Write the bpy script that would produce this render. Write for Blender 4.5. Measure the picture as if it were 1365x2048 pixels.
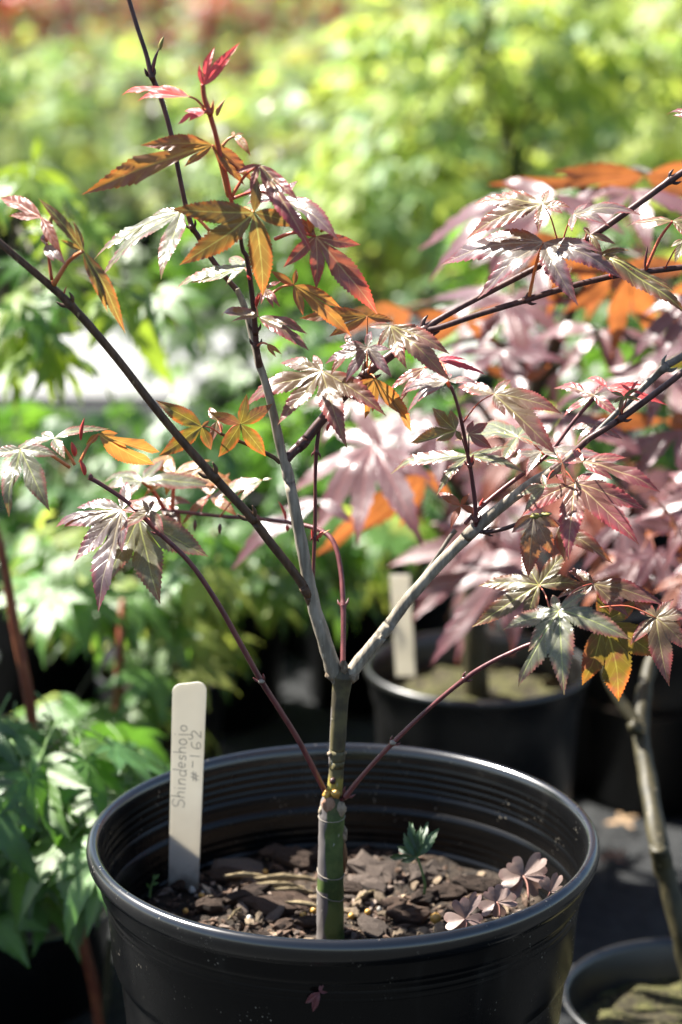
import bpy, math, random
from math import sin, cos, tan, pi, radians, atan2, sqrt
from mathutils import Vector, Matrix, noise

for o in list(bpy.data.objects):
    bpy.data.objects.remove(o)
SC = bpy.context.scene
COL = SC.collection

# ------------------------------------------------------------------ camera, sky, sun, exposure
CAM = Vector((0.0, -1.16, 0.766))
PITCH = radians(15.0)
FPX = 50.0 / 22.3 * 2048.0
cd = bpy.data.cameras.new('camera')
cd.sensor_fit = 'VERTICAL'; cd.sensor_height = 22.3; cd.sensor_width = 14.863; cd.lens = 50.0
cd.clip_start = 0.02; cd.clip_end = 400
cd.dof.use_dof = True; cd.dof.focus_distance = 1.185; cd.dof.aperture_fstop = 3.3
cd.dof.aperture_blades = 0
co = bpy.data.objects.new('camera', cd); COL.objects.link(co)
co.location = CAM; co.rotation_euler = (pi / 2 - PITCH, 0, 0)
SC.camera = co

SUN_DIR = Vector((-0.55, 0.30, 0.79)).normalized()
elev = math.asin(SUN_DIR.z)
azim = atan2(SUN_DIR.x, SUN_DIR.y)
w = bpy.data.worlds.new('World'); SC.world = w; w.use_nodes = True
wn = w.node_tree; bg = wn.nodes['Background']
sky = wn.nodes.new('ShaderNodeTexSky'); sky.sky_type = 'NISHITA'; sky.sun_disc = False
sky.sun_elevation = elev; sky.sun_rotation = azim
wn.links.new(sky.outputs[0], bg.inputs[0]); bg.inputs[1].default_value = 0.05
sl = bpy.data.lights.new('sun', 'SUN'); sl.energy = 5.0; sl.angle = radians(0.53); sl.color = (1.0, 0.95, 0.87)
so = bpy.data.objects.new('sun', sl); COL.objects.link(so)
so.rotation_euler = SUN_DIR.to_track_quat('Z', 'Y').to_euler(); so.location = (-2, 2, 4)
SC.view_settings.view_transform = 'Standard'; SC.view_settings.look = 'None'
SC.view_settings.exposure = 2.2; SC.view_settings.gamma = 1.0
SC.view_settings.use_curve_mapping = False
SC.render.engine = 'CYCLES'
SC.cycles.use_denoising = True
SC.cycles.max_bounces = 8; SC.cycles.transmission_bounces = 6; SC.cycles.diffuse_bounces = 4
SC.cycles.sample_clamp_indirect = 6.0
SC.cycles.caustics_reflective = False; SC.cycles.caustics_refractive = False

FWD = Vector((0, cos(PITCH), -sin(PITCH))); UPV = Vector((0, sin(PITCH), cos(PITCH))); RIGHT = Vector((1, 0, 0))
def ray(px, py):
    return (FWD + RIGHT * ((px - 682.5) / FPX) - UPV * ((py - 1024.0) / FPX))
def P(px, py, dy=0.0):
    """the point seen at a place of the photo, at world depth y = dy"""
    d = ray(px, py); return CAM + d * ((dy - CAM.y) / d.y)
def pxm(p):
    """metres per photo pixel at a point"""
    return (p - CAM).dot(FWD) / FPX
R = random.Random(7)

# ------------------------------------------------------------------ node helpers
def new_mat(name):
    m = bpy.data.materials.new(name); m.use_nodes = True
    nt = m.node_tree; nt.nodes.clear()
    return m, nt
class N:
    def __init__(s, nt): s.nt = nt
    def n(s, t, **kw):
        nd = s.nt.nodes.new(t)
        for k, v in kw.items(): setattr(nd, k, v)
        return nd
    def l(s, a, b): s.nt.links.new(a, b)
    def set(s, sock, v):
        if isinstance(v, bpy.types.NodeSocket): s.l(v, sock)
        elif isinstance(v, (tuple, list)) and len(v) == 3 and sock.type == 'RGBA': sock.default_value = (*v, 1)
        else: sock.default_value = v
    def math(s, op, a, b=0.0, c=None, clamp=False):
        nd = s.n('ShaderNodeMath', operation=op, use_clamp=clamp); s.set(nd.inputs[0], a); s.set(nd.inputs[1], b)
        if c is not None: s.set(nd.inputs[2], c)
        return nd.outputs[0]
    def mix(s, f, a, b, blend='MIX'):
        nd = s.n('ShaderNodeMix', data_type='RGBA', blend_type=blend)
        s.set(nd.inputs['Factor'], f); s.set(nd.inputs[6], a); s.set(nd.inputs[7], b)
        return nd.outputs[2]
    def ramp(s, f, lo, hi):
        nd = s.n('ShaderNodeMapRange', interpolation_type='SMOOTHSTEP'); s.set(nd.inputs[0], f)
        s.set(nd.inputs[1], lo); s.set(nd.inputs[2], hi); return nd.outputs[0]
    def noise(s, scale, detail=3, vec=None, rough=.55, out=0):
        nd = s.n('ShaderNodeTexNoise'); nd.inputs['Scale'].default_value = scale
        nd.inputs['Detail'].default_value = detail; nd.inputs['Roughness'].default_value = rough
        if vec is not None: s.l(vec, nd.inputs['Vector'])
        return nd.outputs[out]
    def obj(s): return s.n('ShaderNodeTexCoord').outputs['Object']
    def map(s, vec, scale=(1, 1, 1)):
        nd = s.n('ShaderNodeMapping'); s.l(vec, nd.inputs[0]); nd.inputs['Scale'].default_value = scale
        return nd.outputs[0]
    def bump(s, h, strength=.3, dist=.001):
        nd = s.n('ShaderNodeBump'); nd.inputs['Strength'].default_value = strength; nd.inputs['Distance'].default_value = dist
        s.l(h, nd.inputs['Height']); return nd.outputs[0]
    def pbr(s, col, rough=.5, spec=.5, normal=None, **kw):
        nd = s.n('ShaderNodeBsdfPrincipled'); s.set(nd.inputs['Base Color'], col); s.set(nd.inputs['Roughness'], rough)
        s.set(nd.inputs['Specular IOR Level'], spec)
        if normal is not None: s.l(normal, nd.inputs['Normal'])
        for k, v in kw.items(): s.set(nd.inputs[k.replace('_', ' ')], v)
        return nd.outputs[0]
    def out(s, sh):
        o = s.n('ShaderNodeOutputMaterial'); s.l(sh, o.inputs[0])

def leaf_material(name, top, trans, vein, edge, under, tip=None, rough=.36, tfac=.42, edge_amt=.75, var=.10, spec=.7, blotch=None, heart=None):
    m, nt = new_mat(name); k = N(nt)
    uv = k.n('ShaderNodeUVMap', uv_map='leaf').outputs[0]
    sp = k.n('ShaderNodeSeparateXYZ'); k.l(uv, sp.inputs[0]); t, lat = sp.outputs[0], sp.outputs[1]
    al = k.math('ABSOLUTE', lat)
    e = k.n('ShaderNodeAttribute', attribute_name='edge').outputs['Fac']
    oi = k.n('ShaderNodeObjectInfo').outputs['Random']
    oc = k.obj()
    big = k.noise(38, 3, oc); fine = k.noise(420, 2, oc)
    # midrib and slanting side veins
    wmid = k.math('MULTIPLY_ADD', t, -.011, .015)
    mid = k.math('SUBTRACT', 1.0, k.ramp(al, k.math('MULTIPLY', wmid, .45), wmid), clamp=True)
    ph = k.math('FRACT', k.math('SUBTRACT', k.math('MULTIPLY', t, 6.0), k.math('MULTIPLY', al, 10.0)))
    tri = k.math('ABSOLUTE', k.math('SUBTRACT', ph, .5))
    side = k.math('MULTIPLY', k.ramp(tri, .44, .49), .45)
    vm = k.math('MAXIMUM', mid, side, clamp=True)
    c = k.mix(k.ramp(big, .35, .68), top, tuple(min(1, v * 1.35 + .004) for v in top))
    if heart: c = k.mix(k.math('MULTIPLY', k.math('SUBTRACT', 1, k.ramp(k.math('ADD', t, k.math('MULTIPLY_ADD', big, .5, -.25)), .25, .72), clamp=True), .6), c, heart)
    if blotch: c = k.mix(k.math('MULTIPLY', k.ramp(k.noise(60, 4, oc), .5, .7), .8), c, blotch)
    et = k.math('MULTIPLY', k.ramp(k.math('MULTIPLY_ADD', big, .5, k.math('SUBTRACT', e, .25)), .4, 1.0), edge_amt)
    tipm = k.math('MAXIMUM', et, k.math('MULTIPLY', k.ramp(t, .72, 1.0), edge_amt))
    c = k.mix(tipm, c, edge)
    c = k.mix(k.math('MULTIPLY', vm, .8), c, vein)
    hsv = k.n('ShaderNodeHueSaturation'); k.l(c, hsv.inputs['Color'])
    k.set(hsv.inputs['Hue'], k.math('MULTIPLY_ADD', oi, var * .25, .5 - var * .125))
    k.set(hsv.inputs['Value'], k.math('MULTIPLY_ADD', oi, var * 5, 1 - var * 2.5))
    c = hsv.outputs[0]
    tc = k.mix(tipm, trans, tip or edge)
    tc = k.mix(k.math('MULTIPLY', vm, .5), tc, vein)
    tc = k.mix(k.ramp(big, .3, .7), tc, tuple(v * .55 for v in trans))
    if blotch: tc = k.mix(k.math('MULTIPLY', k.ramp(k.noise(60, 4, oc), .46, .66), .8), tc, tuple(v * 1.3 for v in blotch))
    h = k.math('ADD', k.math('MULTIPLY', vm, -1.0), k.math('MULTIPLY', fine, .5))
    nrm = k.bump(h, .35, .0006)
    back = k.n('ShaderNodeNewGeometry').outputs['Backfacing']
    cc = k.mix(back, c, k.mix(vm, under, vein))
    ro = k.math('MULTIPLY_ADD', back, .2, k.math('MULTIPLY_ADD', fine, .16, rough - .08))
    p = k.pbr(cc, ro, spec, nrm)
    tr = k.n('ShaderNodeBsdfTranslucent'); k.l(tc, tr.inputs[0])
    mx = k.n('ShaderNodeMixShader'); mx.inputs[0].default_value = tfac
    k.l(p, mx.inputs[1]); k.l(tr.outputs[0], mx.inputs[2]); k.out(mx.outputs[0])
    return m

M = {}
RED = (.42, .045, .03)
M['bronze'] = leaf_material('bronze_leaf', (.14, .07, .06), (.46, .18, .05), (.36, .30, .12), (.30, .05, .05), (.24, .12, .07), (.5, .08, .03), rough=.29, heart=(.105, .10, .04))
M['crimson'] = leaf_material('crimson_leaf', (.18, .055, .062), (.40, .11, .06), (.50, .36, .18), (.40, .05, .07), (.30, .09, .08), (.7, .06, .04), rough=.30, heart=(.14, .085, .05))
M['orange'] = leaf_material('orange_leaf', (.20, .11, .05), (.54, .24, .045), (.60, .42, .10), (.42, .09, .03), (.50, .24, .06), (.8, .14, .03), rough=.38, tfac=.5, blotch=(.24, .07, .03))
M['olive'] = leaf_material('olive_leaf', (.11, .085, .042), (.30, .17, .035), (.52, .52, .14), (.26, .07, .04), (.26, .16, .06), (.6, .13, .03), rough=.38, tfac=.48)
M['silver'] = leaf_material('silver_green_leaf', (.14, .145, .10), (.40, .34, .08), (.46, .52, .18), (.28, .07, .06), (.30, .30, .14), (.5, .12, .05), rough=.28)
M['lilac'] = leaf_material('lilac_bronze_leaf', (.145, .105, .115), (.48, .20, .06), (.40, .33, .22), (.30, .06, .07), (.30, .17, .12), (.6, .08, .04), rough=.28, heart=(.13, .13, .085))
M['young'] = leaf_material('young_red_leaf', (.52, .055, .075), (.85, .10, .11), (.62, .16, .12), (.55, .05, .08), (.55, .08, .08), (.8, .08, .08), rough=.42, tfac=.5)
M['patchy'] = leaf_material('olive_orange_leaf', (.085, .075, .028), (.22, .15, .02), (.46, .42, .09), (.28, .045, .025), (.30, .22, .05), (.75, .12, .03), rough=.4, tfac=.5, blotch=(.16, .05, .03))
M['green'] = leaf_material('green_leaf', (.07, .15, .026), (.26, .52, .045), (.16, .28, .06), (.06, .13, .03), (.10, .20, .05), rough=.36, tfac=.42)
M['spring'] = leaf_material('spring_green_leaf', (.15, .24, .03), (.42, .58, .045), (.30, .38, .08), (.2, .26, .03), (.24, .34, .07), rough=.4, tfac=.45)
M['fresh'] = leaf_material('fresh_green_leaf', (.16, .25, .10), (.46, .64, .18), (.2, .3, .08), (.12, .2, .06), (.18, .28, .10), rough=.48, tfac=.5)
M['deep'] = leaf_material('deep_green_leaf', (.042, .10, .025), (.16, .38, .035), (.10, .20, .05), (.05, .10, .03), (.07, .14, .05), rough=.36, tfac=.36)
M['lime'] = leaf_material('lime_leaf', (.29, .36, .075), (.66, .76, .13), (.40, .45, .08), (.26, .28, .03), (.32, .40, .07), rough=.52, tfac=.58)
M['purple'] = leaf_material('purple_leaf', (.095, .050, .056), (.55, .18, .05), (.25, .10, .10), (.16, .05, .07), (.30, .12, .08), (.6, .1, .03), rough=.34, tfac=.36, spec=.55)
M['rusty'] = leaf_material('rusty_leaf', (.20, .07, .045), (.52, .17, .04), (.5, .16, .06), (.30, .07, .03), (.42, .14, .05), rough=.42, tfac=.52)
M['red'] = leaf_material('red_leaf', (.36, .05, .045), (.8, .14, .07), (.4, .1, .07), (.36, .05, .04), (.4, .1, .08), rough=.42, tfac=.45)
M['flaky'] = leaf_material('tan_dry_leaf', (.26, .16, .09), (.3, .18, .08), (.3, .2, .12), (.28, .15, .08), (.3, .2, .12), rough=.6, tfac=.2)
M['clover'] = leaf_material('clover_leaf', (.21, .145, .12), (.35, .22, .17), (.36, .22, .19), (.34, .16, .14), (.30, .20, .18), rough=.5, tfac=.3, edge_amt=.3)
M['seedling'] = leaf_material('seedling_leaf', (.022, .055, .02), (.08, .2, .04), (.08, .16, .05), (.05, .10, .03), (.06, .12, .05), rough=.45, tfac=.35)
M['dry'] = leaf_material('dry_leaf', (.15, .03, .03), (.3, .05, .04), (.2, .06, .05), (.15, .04, .04), (.16, .05, .05), rough=.6, tfac=.25)

def simple_bark(name, c1, c2, rough=.45, streak=(220, 220, 26), spec=.4, speck=None, bump=.25):
    m, nt = new_mat(name); k = N(nt); oc = k.obj()
    a = k.noise(1.0, 4, k.map(oc, streak)); b = k.noise(55, 3, oc)
    c = k.mix(k.ramp(k.math('ADD', k.math('MULTIPLY', a, .55), k.math('MULTIPLY', b, .45)), .38, .62), c1, c2)
    if speck:
        vo = k.n('ShaderNodeTexVoronoi'); vo.inputs['Scale'].default_value = 260; k.l(k.map(oc, (1, 1, .45)), vo.inputs['Vector'])
        pick = k.ramp(k.noise(160, 1, oc), .55, .62)
        c = k.mix(k.math('MULTIPLY', k.math('SUBTRACT', 1, k.ramp(vo.outputs[0], .12, .25)), pick), c, speck)
    k.out(k.pbr(c, k.math('MULTIPLY_ADD', b, .25, rough - .12), spec, k.bump(a, bump, .0006)))
    return m
M['bark_grey'] = simple_bark('grey_bark', (.16, .135, .10), (.33, .285, .22), .65, (420, 420, 40), .25, (.42, .37, .28), bump=.6)
M['bark_mid'] = simple_bark('grey_brown_bark', (.085, .07, .055), (.19, .165, .135), .5, (420, 420, 40), .35)
M['bark_brown'] = simple_bark('brown_bark', (.055, .031, .018), (.12, .068, .038), .48, (400, 400, 40), .3, (.25, .18, .10))
M['bark_dark'] = simple_bark('dark_bark', (.042, .018, .017), (.09, .044, .038), .42, (400, 400, 40), .32, (.2, .13, .1))
M['bark_maroon'] = simple_bark('maroon_bark', (.07, .016, .020), (.15, .042, .040), .36, (300, 300, 40), .5)
M['bark_red'] = simple_bark('red_stalk', (.36, .045, .03), (.52, .13, .06), .4, (300, 300, 60), .5)
M['bark_orange'] = simple_bark('orange_stalk', (.48, .14, .04), (.55, .20, .07), .4, (300, 300, 60), .5)
M['bark_green'] = simple_bark('green_brown_bark', (.026, .023, .011), (.055, .046, .021), .55, (260, 260, 30), .35, (.25, .2, .13))
M['bark_redbrown'] = simple_bark('red_brown_bark', (.14, .032, .018), (.26, .085, .035), .45, (260, 260, 30), .4)
M['callus'] = simple_bark('callus', (.10, .07, .045), (.28, .22, .155), .75, (500, 500, 300), .2, bump=.9)
M['stub'] = simple_bark('cut_wood', (.18, .09, .055), (.32, .19, .125), .7, (500, 500, 200), .2, bump=.5)
M['resin'] = simple_bark('resin', (.36, .17, .03), (.55, .32, .06), .4, (300, 300, 300), .5)
M['scar'] = simple_bark('scar', (.10, .045, .02), (.26, .13, .06), .7, (400, 400, 80), .2, bump=.8)

def trunk_material():
    m, nt = new_mat('trunk_bark'); k = N(nt); oc = k.obj()
    s = k.n('ShaderNodeSeparateXYZ'); k.l(oc, s.inputs[0]); x, z = s.outputs[0], s.outputs[2]
    a = k.noise(1, 4, k.map(oc, (380, 380, 60))); b = k.noise(70, 4, oc)
    low = k.mix(k.ramp(b, .4, .65), (.04, .068, .018), (.105, .14, .04))
    up = k.mix(k.ramp(b, .4, .65), (.055, .045, .028), (.115, .098, .045))
    zt = k.math('ADD', z, k.math('MULTIPLY', b, .02))
    c = k.mix(k.ramp(zt, .29, .31), low, up)
    # grey lavender bark sheet low on one flank, lit-side sheen painted in above
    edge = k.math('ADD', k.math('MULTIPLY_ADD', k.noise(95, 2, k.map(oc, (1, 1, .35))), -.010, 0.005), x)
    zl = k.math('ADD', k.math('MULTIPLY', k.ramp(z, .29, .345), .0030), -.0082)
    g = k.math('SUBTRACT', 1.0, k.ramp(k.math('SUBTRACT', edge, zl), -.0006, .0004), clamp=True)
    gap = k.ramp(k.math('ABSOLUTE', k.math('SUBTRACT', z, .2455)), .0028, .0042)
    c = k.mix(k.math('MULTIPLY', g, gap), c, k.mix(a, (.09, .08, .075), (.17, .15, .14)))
    # yellow tissue above the old cut
    yz = k.math('MULTIPLY', k.ramp(z, .2965, .2985), k.math('SUBTRACT', 1, k.ramp(k.math('ADD', z, k.math('MULTIPLY', b, .012)), .312, .317), clamp=True))
    c = k.mix(k.math('MULTIPLY', yz, k.ramp(k.noise(120, 2, oc), .36, .46)), c, (.27, .22, .05))
    # pale lenticels
    vo = k.n('ShaderNodeTexVoronoi'); vo.inputs['Scale'].default_value = 240; k.l(k.map(oc, (1, 1, .4)), vo.inputs['Vector'])
    lent = k.math('MULTIPLY', k.math('SUBTRACT', 1, k.ramp(vo.outputs[0], .10, .2)), k.ramp(k.noise(130, 1, oc), .56, .62))
    c = k.mix(k.math('MULTIPLY', lent, .7), c, (.40, .38, .30))
    k.out(k.pbr(c, k.math('MULTIPLY_ADD', b, .3, .42), .3, k.bump(k.math('ADD', a, lent), .45, .0008)))
    return m
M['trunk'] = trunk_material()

def pot_material(name, base=.012, dust=.5, rough=.30, spec=.5):
    m, nt = new_mat(name); k = N(nt); oc = k.obj()
    b = k.noise(14, 5, oc); f = k.noise(160, 3, oc)
    vo = k.n('ShaderNodeTexVoronoi'); vo.inputs['Scale'].default_value = 380; k.l(oc, vo.inputs['Vector'])
    spk = k.math('MULTIPLY', k.math('SUBTRACT', 1, k.ramp(vo.outputs[0], .12, .26)), k.ramp(k.noise(60, 3, oc), .56, .70))
    s = k.n('ShaderNodeSeparateXYZ'); k.l(oc, s.inputs[0])
    film = k.math('ADD', k.math('MULTIPLY', k.ramp(b, .45, .8), dust * .03), k.math('MULTIPLY', k.ramp(k.noise(1, 5, k.map(oc, (42, 42, 9))), .56, .80), dust * .10))
    c = k.mix(film, (base, base * 1.02, base * 1.08), (.25, .23, .20))
    c = k.mix(k.math('MULTIPLY', spk, dust), c, (.42, .37, .29))
    scr = k.noise(1, 2, k.map(oc, (20, 20, 700)))
    r = k.math('ADD', k.math('MULTIPLY_ADD', b, .16, rough - .06), k.math('MULTIPLY', spk, .4))
    k.out(k.pbr(c, r, spec, k.bump(k.math('ADD', k.math('MULTIPLY', f, .5), k.math('ADD', scr, k.math('MULTIPLY', spk, 2))), .05, .0003)))
    return m
M['pot'] = pot_material('black_plastic', .002, .5, .25, .3)
M['pot_rim'] = pot_material('scuffed_black_plastic', .004, .25, .19, 1.0)
M['pot_far'] = pot_material('black_plastic_weathered', .003, .25, .34, .8)

def soil_material(name, c1, c2, c3):
    m, nt = new_mat(name); k = N(nt); oc = k.obj()
    a = k.noise(70, 6, oc); b = k.noise(380, 4, oc)
    c = k.mix(k.ramp(a, .38, .66), c1, c2); c = k.mix(k.ramp(b, .56, .72), c, c3)
    k.out(k.pbr(c, .85, .25, k.bump(k.math('ADD', a, b), .9, .003)))
    return m
M['soil'] = soil_material('bark_compost', (.010, .007, .005), (.035, .024, .016), (.09, .065, .045))
M['moss'] = soil_material('mossy_compost', (.02, .016, .008), (.06, .06, .018), (.20, .17, .07))
M['ground'] = soil_material('weed_fabric', (.010, .011, .012), (.022, .024, .025), (.045, .044, .042))
M['path'] = soil_material('pale_gravel', (.26, .26, .255), (.36, .36, .355), (.45, .45, .445))

def chip_material(name, c1, c2, scale=(60, 500, 500)):
    m, nt = new_mat(name); k = N(nt); oc = k.obj()
    a = k.noise(1, 5, k.map(oc, scale)); b = k.noise(90, 3, oc)
    oi = k.n('ShaderNodeObjectInfo').outputs['Random']
    c = k.mix(k.ramp(k.math('ADD', k.math('MULTIPLY', a, .7), k.math('MULTIPLY', b, .3)), .36, .62), c1, c2)
    h = k.n('ShaderNodeHueSaturation'); k.l(c, h.inputs['Color']); k.set(h.inputs['Value'], k.math('MULTIPLY_ADD', oi, .9, .6))
    k.out(k.pbr(h.outputs[0], .8, .25, k.bump(a, .8, .0012)))
    return m
M['chip'] = chip_material('bark_chip_brown', (.022, .013, .009), (.085, .054, .037))
M['chip_grey'] = chip_material('bark_chip_grey', (.05, .037, .029), (.17, .13, .105))
M['straw'] = chip_material('straw', (.22, .16, .08), (.44, .36, .22), (80, 700, 700))
M['flake'] = chip_material('pale_flake', (.13, .092, .06), (.30, .23, .155))
def plain(name, c, rough=.5, spec=.4, var=.3, **kw):
    m, nt = new_mat(name); k = N(nt); b = k.noise(120, 3, k.obj())
    c2 = k.mix(b, tuple(v * (1 - var) for v in c), tuple(min(1, v * (1 + var)) for v in c))
    k.out(k.pbr(c2, rough, spec, k.bump(b, .15, .0005), **kw)); return m
M['prill'] = plain('fertiliser_prill', (.48, .27, .06), .35, .5)
M['perlite'] = plain('perlite', (.38, .36, .32), .8, .2)
M['graphite'] = plain('pencil', (.27, .265, .25), .5, .4)
M['stalk'] = plain('green_stalk', (.12, .20, .06), .5)
M['stalk_pink'] = plain('pink_stalk', (.34, .16, .12), .5)
M['twine'] = plain('pale_bark_ring', (.26, .225, .18), .7, .2)
M['bud_red'] = plain('red_bud', (.50, .05, .04), .4)
M['bud_orange'] = plain('orange_bud', (.55, .20, .07), .45)
M['bud_olive'] = plain('olive_bud', (.22, .20, .05), .5)
M['white_pot'] = plain('white_plastic', (.75, .77, .80), .35)
def tag_material():
    m, nt = new_mat('cream_plastic'); k = N(nt); b = k.noise(22, 3, k.obj())
    c = k.mix(k.ramp(b, .3, .75), (.62, .60, .54), (.80, .79, .74))
    sx = k.n('ShaderNodeSeparateXYZ'); k.l(k.obj(), sx.inputs[0])
    dirt = k.math('SUBTRACT', 1, k.ramp(k.math('ADD', sx.outputs[1], k.math('MULTIPLY', k.noise(160, 4, k.obj()), -.03)), -.012, .004), clamp=True)
    c = k.mix(k.math('MULTIPLY', dirt, .8), c, (.07, .05, .035))
    p = k.pbr(c, .42, .45)
    tr = k.n('ShaderNodeBsdfTranslucent'); k.set(tr.inputs[0], (.82, .78, .68))
    mx = k.n('ShaderNodeMixShader'); mx.inputs[0].default_value = .42
    k.l(p, mx.inputs[1]); k.l(tr.outputs[0], mx.inputs[2]); k.out(mx.outputs[0]); return m
M['tag'] = tag_material()

# ------------------------------------------------------------------ object helpers
WORLD = {}
def link(o, parent=None, world=None):
    COL.objects.link(o)
    wm = world if world is not None else Matrix.Identity(4)
    WORLD[o.name] = wm
    if parent is not None:
        o.parent = parent; o.matrix_parent_inverse = WORLD[parent.name].inverted()
    o.matrix_basis = wm
    return o
def tag(o, label, cat=None, group=None, kind=None):
    o['label'] = label
    if cat: o['category'] = cat
    if group: o['group'] = group
    if kind: o['kind'] = kind
    return o
def thing(name, loc=(0, 0, 0)):
    o = bpy.data.objects.new(name, None); o.empty_display_size = .02
    return link(o, None, Matrix.Translation(Vector(loc)))
class MB:
    """collects faces; build() links them as one mesh object"""
    def __init__(s): s.v = []; s.f = []; s.mi = []; s.uv = {}; s.edge = {}
    def add(s, vs, fs, mi=0):
        b = len(s.v); s.v += [tuple(p) for p in vs]
        for f in fs: s.f.append(tuple(i + b for i in f)); s.mi.append(mi)
        return b
    def mesh(s, name, mats, smooth=True):
        me = bpy.data.meshes.new(name); me.from_pydata(s.v, [], s.f)
        for m in mats: me.materials.append(m)
        me.polygons.foreach_set('material_index', s.mi)
        me.polygons.foreach_set('use_smooth', [smooth] * len(s.f))
        if s.uv:
            at = me.attributes.new('leaf', 'FLOAT2', 'CORNER')
            vi = [0] * len(me.loops); me.loops.foreach_get('vertex_index', vi)
            buf = []
            for i in vi: buf += s.uv.get(i, (0.0, 0.0))
            at.data.foreach_set('vector', buf)
            ea = me.attributes.new('edge', 'FLOAT', 'POINT')
            ea.data.foreach_set('value', [s.edge.get(i, 0.0) for i in range(len(s.v))])
        me.update(); return me
    def build(s, name, mats, parent=None, world=None, smooth=True):
        if not isinstance(mats, (list, tuple)): mats = [mats]
        return link(bpy.data.objects.new(name, s.mesh(name, mats, smooth)), parent, world)

def catmull(pts, rad, sub):
    out = []; n = len(pts)
    for i in range(n - 1):
        p0 = pts[max(i - 1, 0)]; p1 = pts[i]; p2 = pts[i + 1]; p3 = pts[min(i + 2, n - 1)]
        for j in range(sub):
            t = j / sub; t2 = t * t; t3 = t2 * t
            p = .5 * ((2 * p1) + (p2 - p0) * t + (2 * p0 - 5 * p1 + 4 * p2 - p3) * t2 + (3 * p1 - p0 - 3 * p2 + p3) * t3)
            out.append((p, rad[i] + (rad[i + 1] - rad[i]) * t))
    out.append((pts[-1], rad[-1])); return out
def tube(mb, pts, rad, seg=8, sub=5, mi=0, nodes=(), wob=0.0, cap=True):
    """swept round stem through pts; nodes = indices of pts that swell like a leaf joint"""
    pts = [Vector(p) for p in pts]
    if not isinstance(rad, (list, tuple)): rad = [rad] * len(pts)
    path = catmull(pts, list(rad), sub)
    rings = []
    for i, (p, r) in enumerate(path): rings.append((p, r))
    if nodes:                                    # add tight rings around each joint
        ext = []
        for i, (p, r) in enumerate(rings):
            ni = i / sub
            if any(abs(ni - q) < 1e-6 for q in nodes) and 0 < i < len(rings) - 1:
                d = (rings[i + 1][0] - rings[i - 1][0]).normalized(); q = max(.12, min(1, 1.6 - r / .0022))
                ext += [(p - d * r * 1.5, r), (p - d * r * .55, r * (1 + .22 * q)), (p - d * r * .15, r * (1 + .36 * q)), (p + d * r * .05, r * (1 + .18 * q)), (p + d * r * .3, r * (1 + .26 * q)), (p + d * r * 1.0, r * (1 + .02 * q))]
            else: ext.append((p, r))
        rings = ext
    vs = []; fs = []; nrm = None
    for i, (p, r) in enumerate(rings):
        a = rings[max(i - 1, 0)][0]; b = rings[min(i + 1, len(rings) - 1)][0]
        t = (b - a).normalized() if (b - a).length > 1e-9 else Vector((0, 0, 1))
        if nrm is None: nrm = t.orthogonal().normalized()
        nrm = (nrm - t * nrm.dot(t)).normalized(); bn = t.cross(nrm)
        for j in range(seg):
            th = 2 * pi * j / seg; d = nrm * cos(th) + bn * sin(th)
            rr = r * (1 + wob * noise.noise((p + d * r) * 140)) if wob else r
            vs.append(p + d * rr)
    n = len(rings)
    for i in range(n - 1):
        for j in range(seg):
            k2 = (j + 1) % seg
            fs.append((i * seg + j, i * seg + k2, (i + 1) * seg + k2, (i + 1) * seg + j))
    if cap:
        fs.append(tuple(range(seg))[::-1]); fs.append(tuple((n - 1) * seg + j for j in range(seg)))
    mb.add(vs, fs, mi)

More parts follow.
